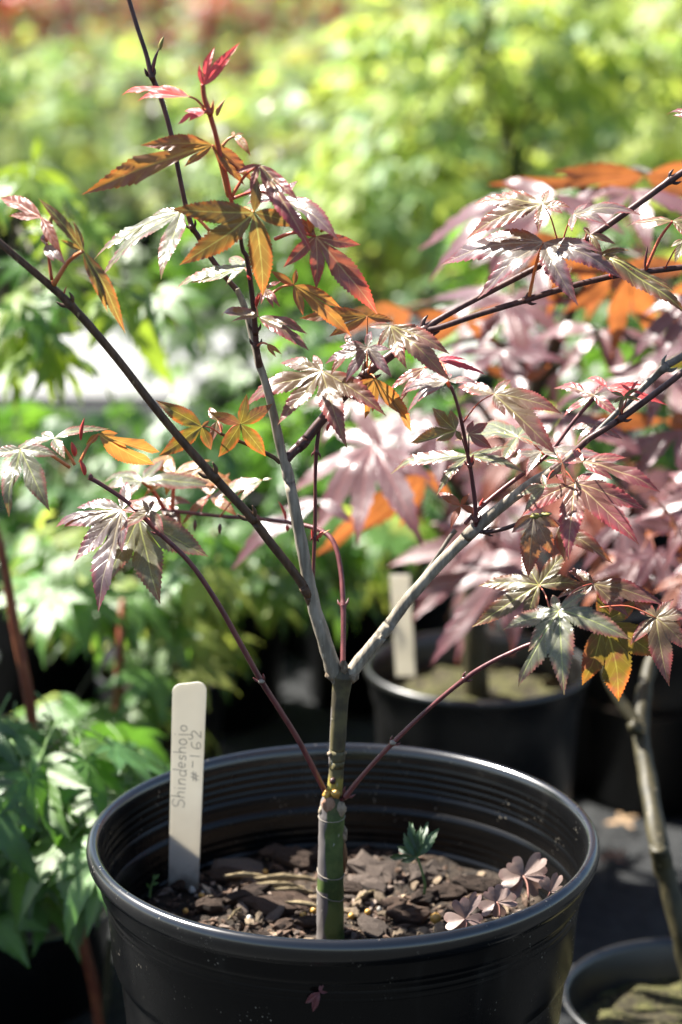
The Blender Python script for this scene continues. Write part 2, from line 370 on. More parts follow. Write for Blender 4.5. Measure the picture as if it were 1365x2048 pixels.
def leaf_geo(mb, lobes, seg=24, cols=3, fold=.16, droop=.35, curl=.3, bump=.008, width=.155, twist=.5, seed=0, serr=.11, pinch=1.3):
    serr *= .75
    lobes = sorted(lobes); Lm = max(l for a, l in lobes); bump *= 1.35; W0 = width * Lm
    """palmate leaf in its own plane: lobes = [(angle, length)], stalk at the origin, +z the upper face"""
    off = seed * 7.31
    us = [i / cols for i in range(-cols, cols + 1)]
    for k, (a, L) in enumerate(lobes):
        gap_r = (a - lobes[k - 1][0]) / 2 if k > 0 else radians(38)
        gap_l = (lobes[k + 1][0] - a) / 2 if k < len(lobes) - 1 else radians(38)
        tr = tan(min(max(gap_r, .05), radians(42))); tl = tan(min(max(gap_l, .05), radians(42)))
        nx = .4348 * (1 - .4348) ** pinch * 1.24
        d = Vector((cos(a), sin(a), 0)); s = Vector((-sin(a), cos(a), 0))
        # short lobes are broader
        W = width * L * (1.0 + .35 * (1 - L / Lm))
        bend = twist * noise.noise(Vector((off, k * 3.1, 0))) * .5
        vs = []; uvs = []; eds = []
        for i in range(seg + 1):
            t = i / seg; f = W * t * (1 - t) ** pinch / nx + .0006 * L
            for u in us:
                lim = t * L * (tl if u > 0 else tr)
                fused = f >= lim
                hw = lim if fused else f
                tt = t
                if not fused and i < seg and abs(u) > .999:
                    if i % 2: hw *= 1 + serr * (1 + 1.3 * noise.noise(Vector((off, i * 1.7, k * 5 + u)))); tt = t + .55 / seg
                    else: hw *= 1 - serr * .7
                lat = u * hw; r = tt * L
                p = d * r + s * (lat + bend * L * t * t)
                rho = p.length
                al = abs(lat)
                z = fold * al * 1.35 * (1 - .75 * min(1.2, al / W0))
                vein = (.6 + .8 * noise.noise(Vector((off, k, t * 2.5)))) * cos(2 * pi * (t * 6.0 - al / L * 10.0 + .35 * noise.noise(Vector((t * 3 + off, k * 2.0, u * .7)))))
                z += -bump * L * vein * min(1, al / (.06 * L)) * min(1, (1 - t) * 4) * min(1, t * 5)
                z -= droop * rho * rho / Lm * .5
                z -= curl * max(0, t - .55) ** 2 * L
                z += .085 * Lm * noise.noise(Vector((p.x / Lm * 2.2 + off, p.y / Lm * 2.2, off))) * min(1, rho / (.3 * Lm))
                vs.append(Vector((p.x, p.y, z))); uvs.append((t, lat / L))
                eds.append(0.0 if fused else abs(u) * min(1, (lim - f) / (.1 * L) + .2))
        nc = len(us); fs = []
        for i in range(seg):
            for j in range(nc - 1):
                fs.append((i * nc + j, (i + 1) * nc + j, (i + 1) * nc + j + 1, i * nc + j + 1))
        b = mb.add(vs, fs, 0)
        for i in range(len(vs)): mb.uv[b + i] = uvs[i]; mb.edge[b + i] = eds[i]

def frame(pos, x, n):
    x = x.normalized(); z = (n - x * n.dot(x)).normalized(); y = z.cross(x)
    return Matrix(((x.x, y.x, z.x, pos.x), (x.y, y.y, z.y, pos.y), (x.z, y.z, z.z, pos.z), (0, 0, 0, 1)))
LCOUNT = [0]
def hero_leaf(parent, c, tips, face, mat, dy=0.0, side=-16.0, at=None, stalk='bark_red', sw=3.0, seg=44, cols=4, maxlen=.085, name='leaf', **kw):
    """a leaf read off the photo: c = where stalk meets blade, tips = lobe ends; the blade's plane leans `face` degrees
    from level towards the viewer and `side` degrees sideways; at = (px, py, dy) where the stalk leaves the twig"""
    LCOUNT[0] += 1
    C = P(c[0], c[1], dy)
    if face <= 68: face *= .74
    a, b = radians(face), radians(side)
    n = Vector((sin(b), -sin(a) * cos(b), cos(a) * cos(b))).normalized()
    loc = []
    for tx, ty in tips:
        d = ray(tx, ty); den = d.dot(n)
        q = CAM + d * ((C - CAM).dot(n) / den); v = q - C
        if v.length > maxlen: v *= maxlen / v.length
        loc.append(v)
    x = max(loc, key=lambda v: v.length)
    Wm = frame(C, x, n); inv = Wm.inverted().to_3x3()
    lobes = []
    for v in loc:
        l = inv @ v; lobes.append([atan2(l.y, l.x), v.length])
    # start the angular order after the widest empty gap, so that the stalk side stays open
    lobes.sort(); gaps = [((lobes[(i + 1) % len(lobes)][0] - lobes[i][0]) % (2 * pi), i) for i in range(len(lobes))]
    g, gi = max(gaps) if len(lobes) > 1 else (2 * pi, 0)
    base = lobes[(gi + 1) % len(lobes)][0]
    lobes = [((a2 - base) % (2 * pi), l) for a2, l in lobes]
    rot = Matrix.Rotation(base, 4, 'Z'); Wm = Wm @ rot
    mb = MB(); kw.setdefault('seed', LCOUNT[0]); kw.setdefault('droop', .42)
    leaf_geo(mb, lobes, seg=seg, cols=cols, **kw)
    if at is not None:
        A = Wm.inverted() @ P(*at); L = A.length
        px = pxm(C); up = Wm.inverted().to_3x3() @ Vector((0, 0, 1))
        mid = A * .5 + up * L * .12
        tube(mb, [A, mid, Vector((0, 0, 0))], [sw * px * .6, sw * px * .5, sw * px * .42], 6, 4, 1)
    return mb.build(name, [M[mat], M[stalk]], parent, Wm)
def stem(parent, name, pts, mats, seg=12, sub=6, nodes=(), wob=.05):
    """pts = (px, py, dy, width in photo pixels)"""
    ps = [P(a, b, c) for a, b, c, _ in pts]; rs = [max(w_, 1) * .5 * pxm(p) for p, (_, _, _, w_) in zip(ps, pts)]
    mb = MB(); tube(mb, ps, rs, seg, sub, 0, nodes, wob)
    for q in nodes:
        if not 0 < q < len(ps) - 1 or rs[q] > .0026: continue
        d = (ps[q + 1] - ps[q - 1]).normalized(); sd = d.cross(Vector((.25, 1, .1))).normalized(); r = rs[q]
        for sg in (-1, 1):
            b0 = ps[q] + sd * sg * r * .8
            tube(mb, [b0, b0 + (sd * sg * .9 + d * .9) * r, b0 + (sd * sg * 1.3 + d * 2.4) * r], [r * .55, r * .5, r * .1], 7, 3)
    return mb.build(name, mats, parent)

def lathe(mb, prof, seg=96, mi=0, closed=False, wob=None):
    vs = []; fs = []; n = len(prof)
    for (r, z) in prof:
        for j in range(seg):
            th = 2 * pi * j / seg; rr = r + (wob(th, r, z) if wob else 0)
            vs.append((rr * cos(th), rr * sin(th), z))
    for i in range(n - 1):
        for j in range(seg):
            k2 = (j + 1) % seg
            fs.append((i * seg + j, i * seg + k2, (i + 1) * seg + k2, (i + 1) * seg + j))
    mb.add(vs, fs, mi)
    return mb

# ------------------------------------------------------------------ the setting
def sheet(name, x0, x1, y0, y1, z, mat, label, nx=40, ny=40, amp=0.0):
    mb = MB(); vs = []; fs = []
    for j in range(ny + 1):
        for i in range(nx + 1):
            x = x0 + (x1 - x0) * i / nx; y = y0 + (y1 - y0) * j / ny
            vs.append((x, y, z + amp * noise.noise(Vector((x * 6, y * 6, 1)))))
    for j in range(ny):
        for i in range(nx):
            a = j * (nx + 1) + i; fs.append((a, a + 1, a + nx + 2, a + nx + 1))
    mb.add(vs, fs); o = mb.build(name, M[mat]); o['kind'] = 'structure'; o['label'] = label
    return o
sheet('ground', -150, 150, -60, 240, -.004, 'ground', 'dark weed fabric ground under the pots', 2, 2)
sheet('path', -6, 6, 2.4, 2.95, .004, 'path', 'pale sunlit gravel path between the rows of pots', 2, 2)

# ------------------------------------------------------------------ main pot
PX, PY, RIMZ, RR = .0012, 0.0, .275, .1387
OUTER = [(.02, .006), (.104, .006), (.108, .002), (.112, .0), (.1175, .12), (.1205, .190), (.1215, .1985), (.1248, .2045), (.1262, .209), (.1285, .2425), (.1292, .2485), (.1318, .2505), (.1322, .2525), (.1328, .2575), (.1335, .2605)]
RIM = [(.1335, .2605), (.1345, .2618), (.1368, .2640), (.1382, .2665), (.1388, .2695), (.1384, .2725), (.1370, .2746), (.1350, .2754), (.1332, .2748), (.1318, .2730), (.1312, .2700), (.1310, .2665)]
def inner_profile():
    pr = [RIM[-1]]; z = .2655; r = .1309
    while z > .2395:                              # moulded ridges inside
        pr += [(r, z), (r - .0006, z - .0012), (r - .0006, z - .0022), (r - .0001, z - .0034)]
        z -= .0046; r -= .0004
    pr += [(.1282, .2385), (.1266, .2365), (.1262, .2350), (.1258, .2300)]
    z = .2285; r = .1257
    while z > .2170:
        pr += [(r, z), (r - .0004, z - .0012), (r - .0004, z - .0022), (r - .0001, z - .0034)]
        z -= .0046; r -= .0003
    return pr + [(.1238, .2150), (.1232, .2130), (.1228, .2050), (.118, .150), (.108, .010), (.02, .010)]
pot = thing('plant_pot', (PX, PY, 0))
tag(pot, 'large black plastic nursery pot with shiny rim in the foreground', 'plant pot')
WB = lambda th, r, z: .0006 * sin(2 * th + .6) + .0003 * sin(5 * th)
for nm, pr, mt in (('outer_wall', OUTER, 'pot'), ('rim', RIM, 'pot_rim'), ('inner_wall', inner_profile(), 'pot')):
    mb = MB(); lathe(mb, pr, 160, wob=WB); mb.build(nm, M[mt], pot, Matrix.Translation((PX, PY, 0)))
# soil with bark
SOILZ = .2125
def soil_h(x, y):
    return SOILZ + .004 * noise.noise(Vector((x * 22, y * 22, 3))) + .0022 * noise.noise(Vector((x * 75, y * 75, 5))) + .0012 * noise.noise(Vector((x * 190, y * 190, 9)))
soil = thing('potting_soil', (PX, PY, SOILZ)); tag(soil, 'dark bark compost with chips filling the foreground pot', 'soil')
mb = MB(); vs = [(PX, PY, soil_h(PX, PY))]; fs = []; nr, ns = 46, 130
for i in range(1, nr + 1):
    r = .1232 * i / nr
    for j in range(ns):
        th = 2 * pi * j / ns; x = PX + r * cos(th); y = PY + r * sin(th)
        vs.append((x, y, soil_h(x, y)))
for j in range(ns): fs.append((0, 1 + j, 1 + (j + 1) % ns))
for i in range(nr - 1):
    for j in range(ns):
        a = 1 + i * ns; k2 = (j + 1) % ns
        fs.append((a + j, a + ns + j, a + ns + k2, a + k2))
mb.add(vs, fs); mb.build('compost', M['soil'], soil)

def chip_mesh(name, L, Wd, T, seed, mat, jag=.3, bow=.0):
    rr = random.Random(seed); mb = MB(); n = 11; vs = []; fs = []
    ring = []
    for j in range(n):
        th = 2 * pi * j / n; k2 = 1 - jag * rr.random()
        ring.append((L * .5 * cos(th) * k2, Wd * .5 * sin(th) * k2))
    top = []; nl = 3
    for zz, sc in ((-T * .5, .9), (T * .15, 1.0), (T * .5, .82), (T * .62, .4)):
        for (x, y) in ring:
            vs.append((x * sc, y * sc, zz + bow * (1 - (2 * x / L) ** 2) + T * .35 * (rr.random() - .5)))
    for l in range(3):
        for j in range(n):
            k2 = (j + 1) % n; fs.append((l * n + j, l * n + k2, (l + 1) * n + k2, (l + 1) * n + j))
    fs.append(tuple(range(n))[::-1]); fs.append(tuple(3 * n + j for j in range(n)))
    mb.add(vs, fs); return mb.mesh(name, [M[mat]], smooth=False)
CH = [chip_mesh('bark_chip', 1, .42, .13, s, 'chip', .5) for s in range(6)] + [chip_mesh('bark_chip', 1, .6, .12, 20 + s, 'chip_grey', .5) for s in range(5)]
FL = [chip_mesh('pale_flake', 1, .5, .16, 40 + s, 'flake', .45) for s in range(3)]
ST = [chip_mesh('straw', 1, .09, .06, 60 + s, 'straw', .25, .06) for s in range(3)]
def place_piece(me, name, x, y, dz, size, rz, tiltx=0, tilty=0, parent=soil):
    o = bpy.data.objects.new(name, me)
    Wm = Matrix.Translation((x, y, soil_h(x, y) + dz)) @ Matrix.Rotation(rz, 4, 'Z') @ Matrix.Rotation(tiltx, 4, 'X') @ Matrix.Rotation(tilty, 4, 'Y') @ Matrix.Scale(size, 4)
    return link(o, parent, Wm)
def on_soil(px, py):
    d = ray(px, py); q = CAM + d * ((SOILZ + .002 - CAM.z) / d.z); return q.x, q.y
# pieces one can pick out in the photo: (px, py, mesh, size, turn, tilt)
for px, py, kind, sz, rz, tx, ty in [
    (590, 1728, 'b', .036, -.5, .5, .25), (560, 1715, 'b', .030, .3, .35, .1), (640, 1712, 'b', .03, .9, .4, 0), (480, 1742, 'g', .042, .15, .35, .05), (455, 1760, 'b', .03, .1, .2, 0),
    (750, 1752, 'g', .038, -.7, .75, .35), (735, 1775, 'g', .03, .4, .3, .2), (700, 1790, 'b', .026, 0, .3, 0), (860, 1752, 'g', .032, .5, .7, .2), (900, 1790, 'b', .030, -.2, .5, 0), (815, 1836, 'b', .030, .3, .7, .2),
    (850, 1800, 'b', .026, .8, .7, 0), (790, 1815, 'b', .022, .2, .4, 0), (745, 1865, 'g', .026, -.5, .4, .1), (540, 1815, 'b', .040, -.3, .25, .1), (500, 1800, 'b', .03, .6, .3, 0), (590, 1805, 'b', .034, -.4, .45, .2),
    (420, 1815, 'b', .026, .4, .2, 0), (355, 1780, 'b', .020, -.9, .6, 0), (950, 1775, 'b', .030, -.1, .6, 0), (920, 1830, 'b', .024, .5, .5, 0), (990, 1835, 'b', .02, .3, .5, 0), (620, 1850, 'b', .02, .3, .5, 0), (570, 1855, 'b', .02, .8, .5, 0)]:
    x, y = on_soil(px, py); me = CH[R.randrange(6)] if kind == 'b' else CH[6 + R.randrange(5)]
    place_piece(me, 'bark_chip', x, y, .004, sz * 1.2, rz, tx, ty)
for px, py, sz, rz in [(570, 1770, .042, .05), (560, 1783, .036, .12), (585, 1790, .03, -.1), (490, 1770, .03, .3), (470, 1840, .022, 1.2), (660, 1800, .02, .3), (730, 1815, .022, .9), (610, 1825, .03, -.5)]:
    x, y = on_soil(px, py); place_piece(ST[R.randrange(3)], 'straw', x, y, .007, sz, rz, 0, R.uniform(-.15, .15))
for px, py, sz in [(845, 1870, .016), (800, 1873, .014), (880, 1865, .018), (905, 1862, .012), (725, 1800, .016), (760, 1800, .014), (520, 1838, .014), (480, 1832, .010), (630, 1798, .012), (940, 1855, .014), (985, 1848, .012), (705, 1838, .014), (715, 1818, .012), (500, 1850, .012), (390, 1818, .01), (420, 1805, .008), (1010, 1835, .012), (1105, 1790, .010), (830, 1775, .014), (770, 1835, .012)]:
    x, y = on_soil(px, py); place_piece(FL[R.randrange(3)], 'pale_flake', x, y, .004, sz, R.uniform(0, 6), R.uniform(-.5, .9), R.uniform(-.4, .4))
for i in range(140):
    r = .116 * sqrt(R.random()); th = R.uniform(0, 2 * pi); x, y = PX + r * cos(th), r * sin(th)
    if x < -.05 and abs(y - .06) < .02: continue
    me = CH[R.randrange(11)] if R.random() < .93 else FL[R.randrange(3)]
    place_piece(me, 'bark_chip' if me in CH else 'pale_flake', x, y, .002, R.choice((.005, .007, .009, .012, .018)) * R.uniform(.8, 1.3), R.uniform(0, 6), R.uniform(-.9, .9), R.uniform(-.5, .5))
mb = MB()
for i in range(1500):
    r = .119 * sqrt(R.random()); th = R.uniform(0, 2 * pi); x, y = PX + r * cos(th), r * sin(th)
    sz = R.choice((.0012, .0016, .0022, .0032)); c = Vector((x, y, soil_h(x, y) + sz * .3)); ax = Vector((R.uniform(-1, 1), R.uniform(-1, 1), R.uniform(-.4, .4))).normalized(); o1 = ax.orthogonal().normalized(); o2 = ax.cross(o1)
    l1 = sz * R.uniform(.8, 2.6)
    mb.add([c + ax * l1, c - ax * l1 * .8, c + o1 * sz * .7, c - o1 * sz * .6, c + o2 * sz * .5, c - o2 * sz * .6], [(0, 2, 4), (0, 4, 3), (0, 3, 5), (0, 5, 2), (1, 4, 2), (1, 3, 4), (1, 5, 3), (1, 2, 5)], R.choices((0, 1, 2), (.68, .29, .03))[0])
cr = mb.build('crumbs', [M['chip'], M['chip_grey'], M['flake']], soil, smooth=False); cr['kind'] = 'stuff'
def ball_mesh(name, mat, seed, jag):
    mb = MB(); rr = random.Random(seed); vs = []; fs = []; n, m2 = 7, 9
    for i in range(n + 1):
        for j in range(m2):
            ph = pi * i / n; th = 2 * pi * j / m2; r = .5 * (1 + jag * (rr.random() - .5))
            vs.append((r * sin(ph) * cos(th), r * sin(ph) * sin(th), r * cos(ph)))
    for i in range(n):
        for j in range(m2): fs.append((i * m2 + j, (i + 1) * m2 + j, (i + 1) * m2 + (j + 1) % m2, i * m2 + (j + 1) % m2))
    mb.add(vs, fs); return mb.mesh(name, [M[mat]])
PRL = ball_mesh('fertiliser_prill', 'prill', 1, .06); PER = ball_mesh('perlite', 'perlite', 2, .5)
for px, py in [(607, 1838), (617, 1848), (375, 1772), (404, 1802), (291, 1770), (531, 1746), (872, 1842), (736, 1836), (703, 1846), (372, 1826), (628, 1822)]:
    x, y = on_soil(px, py); place_piece(PRL, 'fertiliser_prill', x, y, .004, R.uniform(.0032, .0042) if px != 872 else .0065, 0)
for px, py in [(405, 1792), (500, 1835), (590, 1818), (385, 1785), (760, 1822), (640, 1790)] + [(R.uniform(350, 1000), R.uniform(1760, 1870)) for _ in range(3)]:
    x, y = on_soil(px, py); place_piece(PER, 'perlite', x, y, .003, R.uniform(.002, .0042), R.uniform(0, 6))

# ------------------------------------------------------------------ plant label with handwriting
def plant_tag():
    A = P(368, 1785, .060); B = P(380, 1364, .048)
    upd = (B - A); H = upd.length; upd.normalize()
    n = Vector((.10, -1, .12)); n = (n - upd * n.dot(upd)).normalized(); xr = upd.cross(n)
    if xr.x < 0: xr = -xr
    n = xr.cross(upd)
    Wm = Matrix(((xr.x, upd.x, n.x, A.x), (xr.y, upd.y, n.y, A.y), (xr.z, upd.z, n.z, A.z), (0, 0, 0, 1)))
    if Wm.determinant() < 0: raise ValueError
    root = thing('plant_label', A); tag(root, 'cream plastic plant label with pencil handwriting stuck in the soil', 'plant label')
    W0 = .0190; T = .0008; out = []
    rc = .0052
    pr = [(-W0 / 2 * .93, -.016), (W0 / 2 * .86, -.012)]
    for q in range(7): th = pi / 2 * q / 6; pr.append((W0 / 2 - rc + rc * cos(th), H - rc + rc * sin(th)))
    for q in range(7): th = pi / 2 * q / 6; pr.append((-W0 / 2 + rc - rc * sin(th), H - .0011 - rc + rc * cos(th)))
    n2 = len(pr); mb = MB()
    mb.add([(x, y, T / 2) for x, y in pr] + [(x, y, -T / 2) for x, y in pr],
           [tuple(range(n2)), tuple(range(n2, 2 * n2))[::-1]] + [(i, i + n2, (i + 1) % n2 + n2, (i + 1) % n2) for i in range(n2)])
    mb.build('stake', M['tag'], root, Wm, smooth=False)
    def arc(cx, cy, rx, ry, a0, a1, k2=9): return [(cx + rx * cos(radians(a0 + (a1 - a0) * i / k2)), cy + ry * sin(radians(a0 + (a1 - a0) * i / k2))) for i in range(k2 + 1)]
    G = {   # strokes in a 0..1 box, x-height .5
        'S': (.62, [arc(.32, .72, .26, .24, 30, 250) + arc(.30, .26, .28, .24, 80, -150)]),
        'h': (.55, [[(.08, 1.0), (.10, 0)], [(.10, .28)] + arc(.28, .28, .17, .22, 150, 0) + [(.46, 0)]]),
        'i': (.26, [[(.12, .5), (.13, .02), (.2, 0)], [(.12, .72), (.14, .75)]]),
        'n': (.55, [[(.08, .5), (.10, 0)], [(.10, .3)] + arc(.28, .28, .16, .22, 150, 0) + [(.45, 0)]]),
        'd': (.55, [arc(.26, .24, .2, .24, 40, 330), [(.46, 1.0), (.46, .02), (.54, 0)]]),
        'e': (.5, [[(.06, .26), (.42, .3)] + arc(.25, .27, .19, .23, 10, 310)]),
        's': (.42, [arc(.22, .38, .15, .12, 40, 250) + arc(.2, .13, .16, .13, 80, -150)]),
        'j': (.34, [[(.2, .5), (.22, -.2)] + arc(.06, -.24, .16, .16, 0, -230), [(.2, .74), (.22, .77)]]),
        'o': (.5, [arc(.24, .25, .2, .25, 60, 430)]),
        '#': (.9, [[(.25, .05), (.45, .95)], [(.55, .05), (.72, .95)], [(.1, .35), (.85, .42)], [(.12, .66), (.9, .7)]]),
        '-': (.6, [[(.05, .95), (.06, .9), (.55, .92)]]),
        '1': (.5, [[(.25, 1.0), (.22, 0)]]),
        '6': (.7, [[(.5, .9)] + arc(.32, .45, .28, .45, 95, 200) + arc(.34, .2, .26, .2, 190, 520)]),
        '2': (.7, [arc(.3, .75, .25, .22, 160, -40) + [(.08, .02), (.6, .06)]])}
    mb = MB(); z = T / 2 + .00016; lw = .00024
    def write(text, start, xbase, s, adv=1.0, gap=.08):
        cur = start
        for ch in text:
            wd, strokes = G[ch]; js = R.uniform(.88, 1.14); jb = R.uniform(-.0004, .0004); sl_ = R.uniform(.02, .22)
            for st in strokes:
                pts = [Vector((xbase + jb - y * s * js, cur + (x + sl_ * y) * s * adv, z)) for x, y in st]
                for i in range(len(pts) - 1):
                    d = (pts[i + 1] - pts[i]); 
                    if d.length < 1e-7: continue
                    d.normalize(); q = Vector((-d.y, d.x, 0)) * lw; e = d * lw * .6
                    mb.add([pts[i] - q - e, pts[i + 1] - q + e, pts[i + 1] + q + e, pts[i] + q - e], [(0, 1, 2, 3)])
            cur += (wd + gap) * s * adv
    H0 = H
    write('Shindeshojo', H0 * .410, -.0008, .0076, 1.16, .06)
    write('#-162', H0 * .530, .0070, .0052, 1.45, .25)
    mb.build('handwriting', M['graphite'], root, Wm, smooth=False)
plant_tag()

# ------------------------------------------------------------------ the maple in the foreground pot
tree = thing('maple_sapling', tuple(P(661, 1884, 0)))
tag(tree, 'slender forked maple sapling with bronze leaves growing in the foreground pot', 'tree')
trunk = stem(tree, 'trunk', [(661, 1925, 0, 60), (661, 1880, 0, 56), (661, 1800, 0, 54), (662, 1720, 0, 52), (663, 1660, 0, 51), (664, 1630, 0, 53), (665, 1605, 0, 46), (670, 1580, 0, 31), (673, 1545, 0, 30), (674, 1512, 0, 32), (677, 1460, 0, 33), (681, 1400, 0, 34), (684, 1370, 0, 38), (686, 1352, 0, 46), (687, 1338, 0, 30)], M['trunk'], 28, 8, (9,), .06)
def px_lump(parent, name, px, py, dy, wpx, hpx, mat, seed=0, jag=.35, depth=None):
    c = P(px, py, dy); s = pxm(c); mb = MB(); rr = random.Random(seed); n, m2 = 7, 10; vs = []; fs = []
    for i in range(n + 1):
        for j in range(m2):
            ph = pi * i / n; th = 2 * pi * j / m2; k2 = 1 + jag * (rr.random() - .5)
            vs.append(c + Vector((wpx * .5 * s * sin(ph) * cos(th) * k2, (depth or wpx) * .5 * s * sin(ph) * sin(th) * k2, hpx * .5 * s * cos(ph) * k2)))
    for i in range(n):
        for j in range(m2): fs.append((i * m2 + j, (i + 1) * m2 + j, (i + 1) * m2 + (j + 1) % m2, i * m2 + (j + 1) % m2))
    mb.add(vs, fs); return mb.build(name, M[mat], parent)
def ring(parent, px, py, dy, wpx, tilt, mat='twine', thick=2.2, sag=0):
    c = P(px, py, dy); s = pxm(c); mb = MB(); pts = []
    for j in range(25):
        th = 2 * pi * j / 24
        pts.append(c + Vector((wpx * .5 * s * cos(th), wpx * .5 * s * sin(th), s * (tilt * cos(th) + sag * sin(th) + 2 * noise.noise(Vector((th * 3, px, 0)))))))
    tube(mb, pts, thick * .5 * s, 6, 1, 0, cap=False); return mb.build('bark_ring', M[mat], parent)
ring(trunk, 662, 1743, 0, 54, -4, sag=6, thick=1.8); ring(trunk, 661, 1786, 0, 55, -10, sag=3, thick=1.5); ring(trunk, 664, 1632, 0, 53, 0, sag=3, thick=2)
px_lump(trunk, 'pruning_stub', 657, 1609, -.0056, 27, 32, 'stub', 3, .25, 9)
px_lump(trunk, 'callus', 681, 1618, -.003, 26, 34, 'callus', 4, .4)
px_lump(trunk, 'callus', 644, 1622, -.002, 14, 22, 'callus', 14, .4)
px_lump(trunk, 'scar', 688, 1715, -.001, 14, 62, 'scar', 5, .3); px_lump(trunk, 'scar', 688, 1668, -.001, 15, 34, 'callus', 6, .4)
px_lump(trunk, 'resin_flake', 653, 1588, -.004, 17, 18, 'resin', 7, .7); px_lump(trunk, 'resin_flake', 671, 1587, -.004, 20, 20, 'resin', 8, .5)
px_lump(trunk, 'dead_bud', 666, 1562, -.0045, 13, 14, 'bark_dark', 9, .2)
px_lump(trunk, 'callus', 661, 1508, -.002, 13, 12, 'callus', 19, .4); px_lump(trunk, 'callus', 690, 1505, -.001, 8, 10, 'callus', 21, .4)
px_lump(trunk, 'callus', 663, 1350, -.001, 24, 24, 'callus', 10, .4); px_lump(trunk, 'callus', 706, 1352, -.001, 27, 28, 'callus', 11, .4)
px_lump(trunk, 'cut_tip', 689, 1336, -.003, 16, 30, 'callus', 12, .6)

limbL = stem(tree, 'limb', [(681, 1366, 0, 30), (669, 1342, 0, 34), (656, 1300, 0, 31), (627, 1205, 0, 27), (603, 1085, .0, 24), (577, 950, .002, 22), (563, 900, .002, 19), (541, 800, .002, 17), (526, 748, .002, 16), (517, 722, .002, 15), (500, 650, .006, 14), (486, 605, .008, 13), (474, 578, .01, 12)], M['bark_grey'], 16, 7, (5, 12), .14)
whip = stem(tree, 'branch', [(474, 580, .010, 12), (450, 552, .012, 11), (420, 512, .014, 11), (395, 470, .015, 11), (385, 455, .015, 11), (373, 415, .016, 10), (360, 355, .016, 10), (343, 270, .018, 10), (322, 195, .02, 10), (304, 152, .02, 11), (292, 105, .022, 9), (272, 45, .024, 9), (250, -30, .026, 9)], M['bark_dark'], 12, 6, (4, 9))
top = stem(tree, 'branch', [(520, 735, .002, 15), (517, 715, -.002, 13), (513, 690, -.004, 12), (511, 660, -.006, 12), (507, 610, -.008, 11), (500, 555, -.010, 11), (494, 515, -.012, 10), (486, 500, -.012, 9), (481, 470, -.013, 8)], M['bark_dark'], 12, 6, (2, 3))
topred = stem(tree, 'shoot', [(482, 478, -.013, 8), (470, 430, -.014, 8), (462, 395, -.016, 8), (452, 350, -.018, 9), (440, 305, -.02, 10), (430, 262, -.022, 10), (418, 222, -.024, 11), (409, 195, -.025, 10), (406, 168, -.026, 9)], M['bark_red'], 10, 6, (2, 6))
left = stem(tree, 'branch', [(624, 1208, 0, 20), (612, 1180, -.002, 20), (585, 1140, -.004, 18), (545, 1090, -.007, 18), (503, 1035, -.010, 18), (460, 988, -.013, 18), (425, 950, -.016, 19), (370, 888, -.019, 17), (310, 815, -.023, 17), (225, 705, -.028, 17), (140, 608, -.033, 17), (70, 545, -.037, 15), (0, 486, -.04, 15), (-60, 436, -.043, 14)], M['bark_brown'], 14, 6, (1, 4, 6, 10))
right = stem(tree, 'branch', [(570, 925, .002, 17), (585, 905, .004, 20), (607, 885, .006, 21), (640, 845, .008, 20), (690, 790, .011, 20), (733, 748, .014, 19), (790, 705, .017, 19), (850, 660, .020, 19), (872, 643, .021, 13), (930, 610, .024, 12), (1010, 568, .028, 12), (1090, 526, .031, 13), (1180, 475, .035, 13), (1280, 405, .04, 13), (1342, 360, .043, 14), (1420, 310, .046, 12)], M['bark_dark'], 14, 6, (2, 5, 7, 14))
right2 = stem(tree, 'branch', [(858, 660, .019, 15), (880, 655, .018, 12), (960, 628, .019, 12), (1030, 607, .02, 12), (1055, 599, .02, 13), (1130, 576, .021, 12), (1200, 558, .022, 12), (1250, 548, .022, 13), (1320, 540, .023, 12), (1400, 530, .024, 11)], M['bark_dark'], 12, 6, (4, 7))
drop = stem(tree, 'twig', [(641, 846, .008, 7), (637, 870, .008, 8), (633, 905, .008, 9), (631, 960, .008, 7), (631, 1020, .008, 7), (630, 1075, .008, 8), (628, 1120, .007, 7), (626, 1190, .006, 7)], M['bark_maroon'], 10, 5, (2, 5))
limbR = stem(tree, 'limb', [(691, 1364, 0, 28), (703, 1344, 0, 29), (720, 1322, 0, 27), (772, 1258, 0, 25), (820, 1195, .0, 24), (880, 1128, -.002, 24), (945, 1063, -.004, 25), (1005, 1012, -.006, 22), (1060, 970, -.008, 22), (1112, 938, -.010, 22), (1150, 905, -.012, 18)], M['bark_grey'], 16, 7, (3, 6), .14)
limbR2 = stem(tree, 'branch', [(1105, 942, -.010, 19), (1145, 908, -.012, 14), (1175, 880, -.013, 13), (1210, 858, -.014, 13), (1244, 836, -.015, 13), (1300, 795, -.017, 13), (1365, 745, -.02, 13), (1430, 690, -.022, 12)], M['bark_dark'], 12, 6, (4,))
limbR3 = stem(tree, 'branch', [(1150, 905, -.008, 11), (1200, 858, .0, 11), (1260, 800, .004, 13), (1330, 735, .008, 16), (1350, 722, .008, 15), (1420, 680, .01, 14)], M['bark_mid'], 12, 6, (3,))
shoot = stem(tree, 'shoot', [(953, 1056, -.006, 9), (952, 1040, -.007, 10), (950, 1000, -.008, 9), (944, 955, -.009, 9), (940, 930, -.010, 9), (936, 910, -.011, 8), (926, 855, -.012, 8), (914, 805, -.013, 7), (902, 772, -.014, 7)], M['bark_maroon'], 10, 6, (1, 4))
twigR = stem(tree, 'twig', [(955, 1062, -.005, 9), (975, 1064, -.008, 9), (1010, 1057, -.012, 9), (1040, 1046, -.015, 8), (1068, 1035, -.018, 8)], M['bark_dark'], 10, 6, (1,))
twigP = stem(tree, 'twig', [(828, 1178, .004, 7), (855, 1140, .006, 7), (880, 1105, .008, 8), (900, 1075, .009, 9), (912, 1060, .01, 10)], M['bark_mid'], 10, 6)
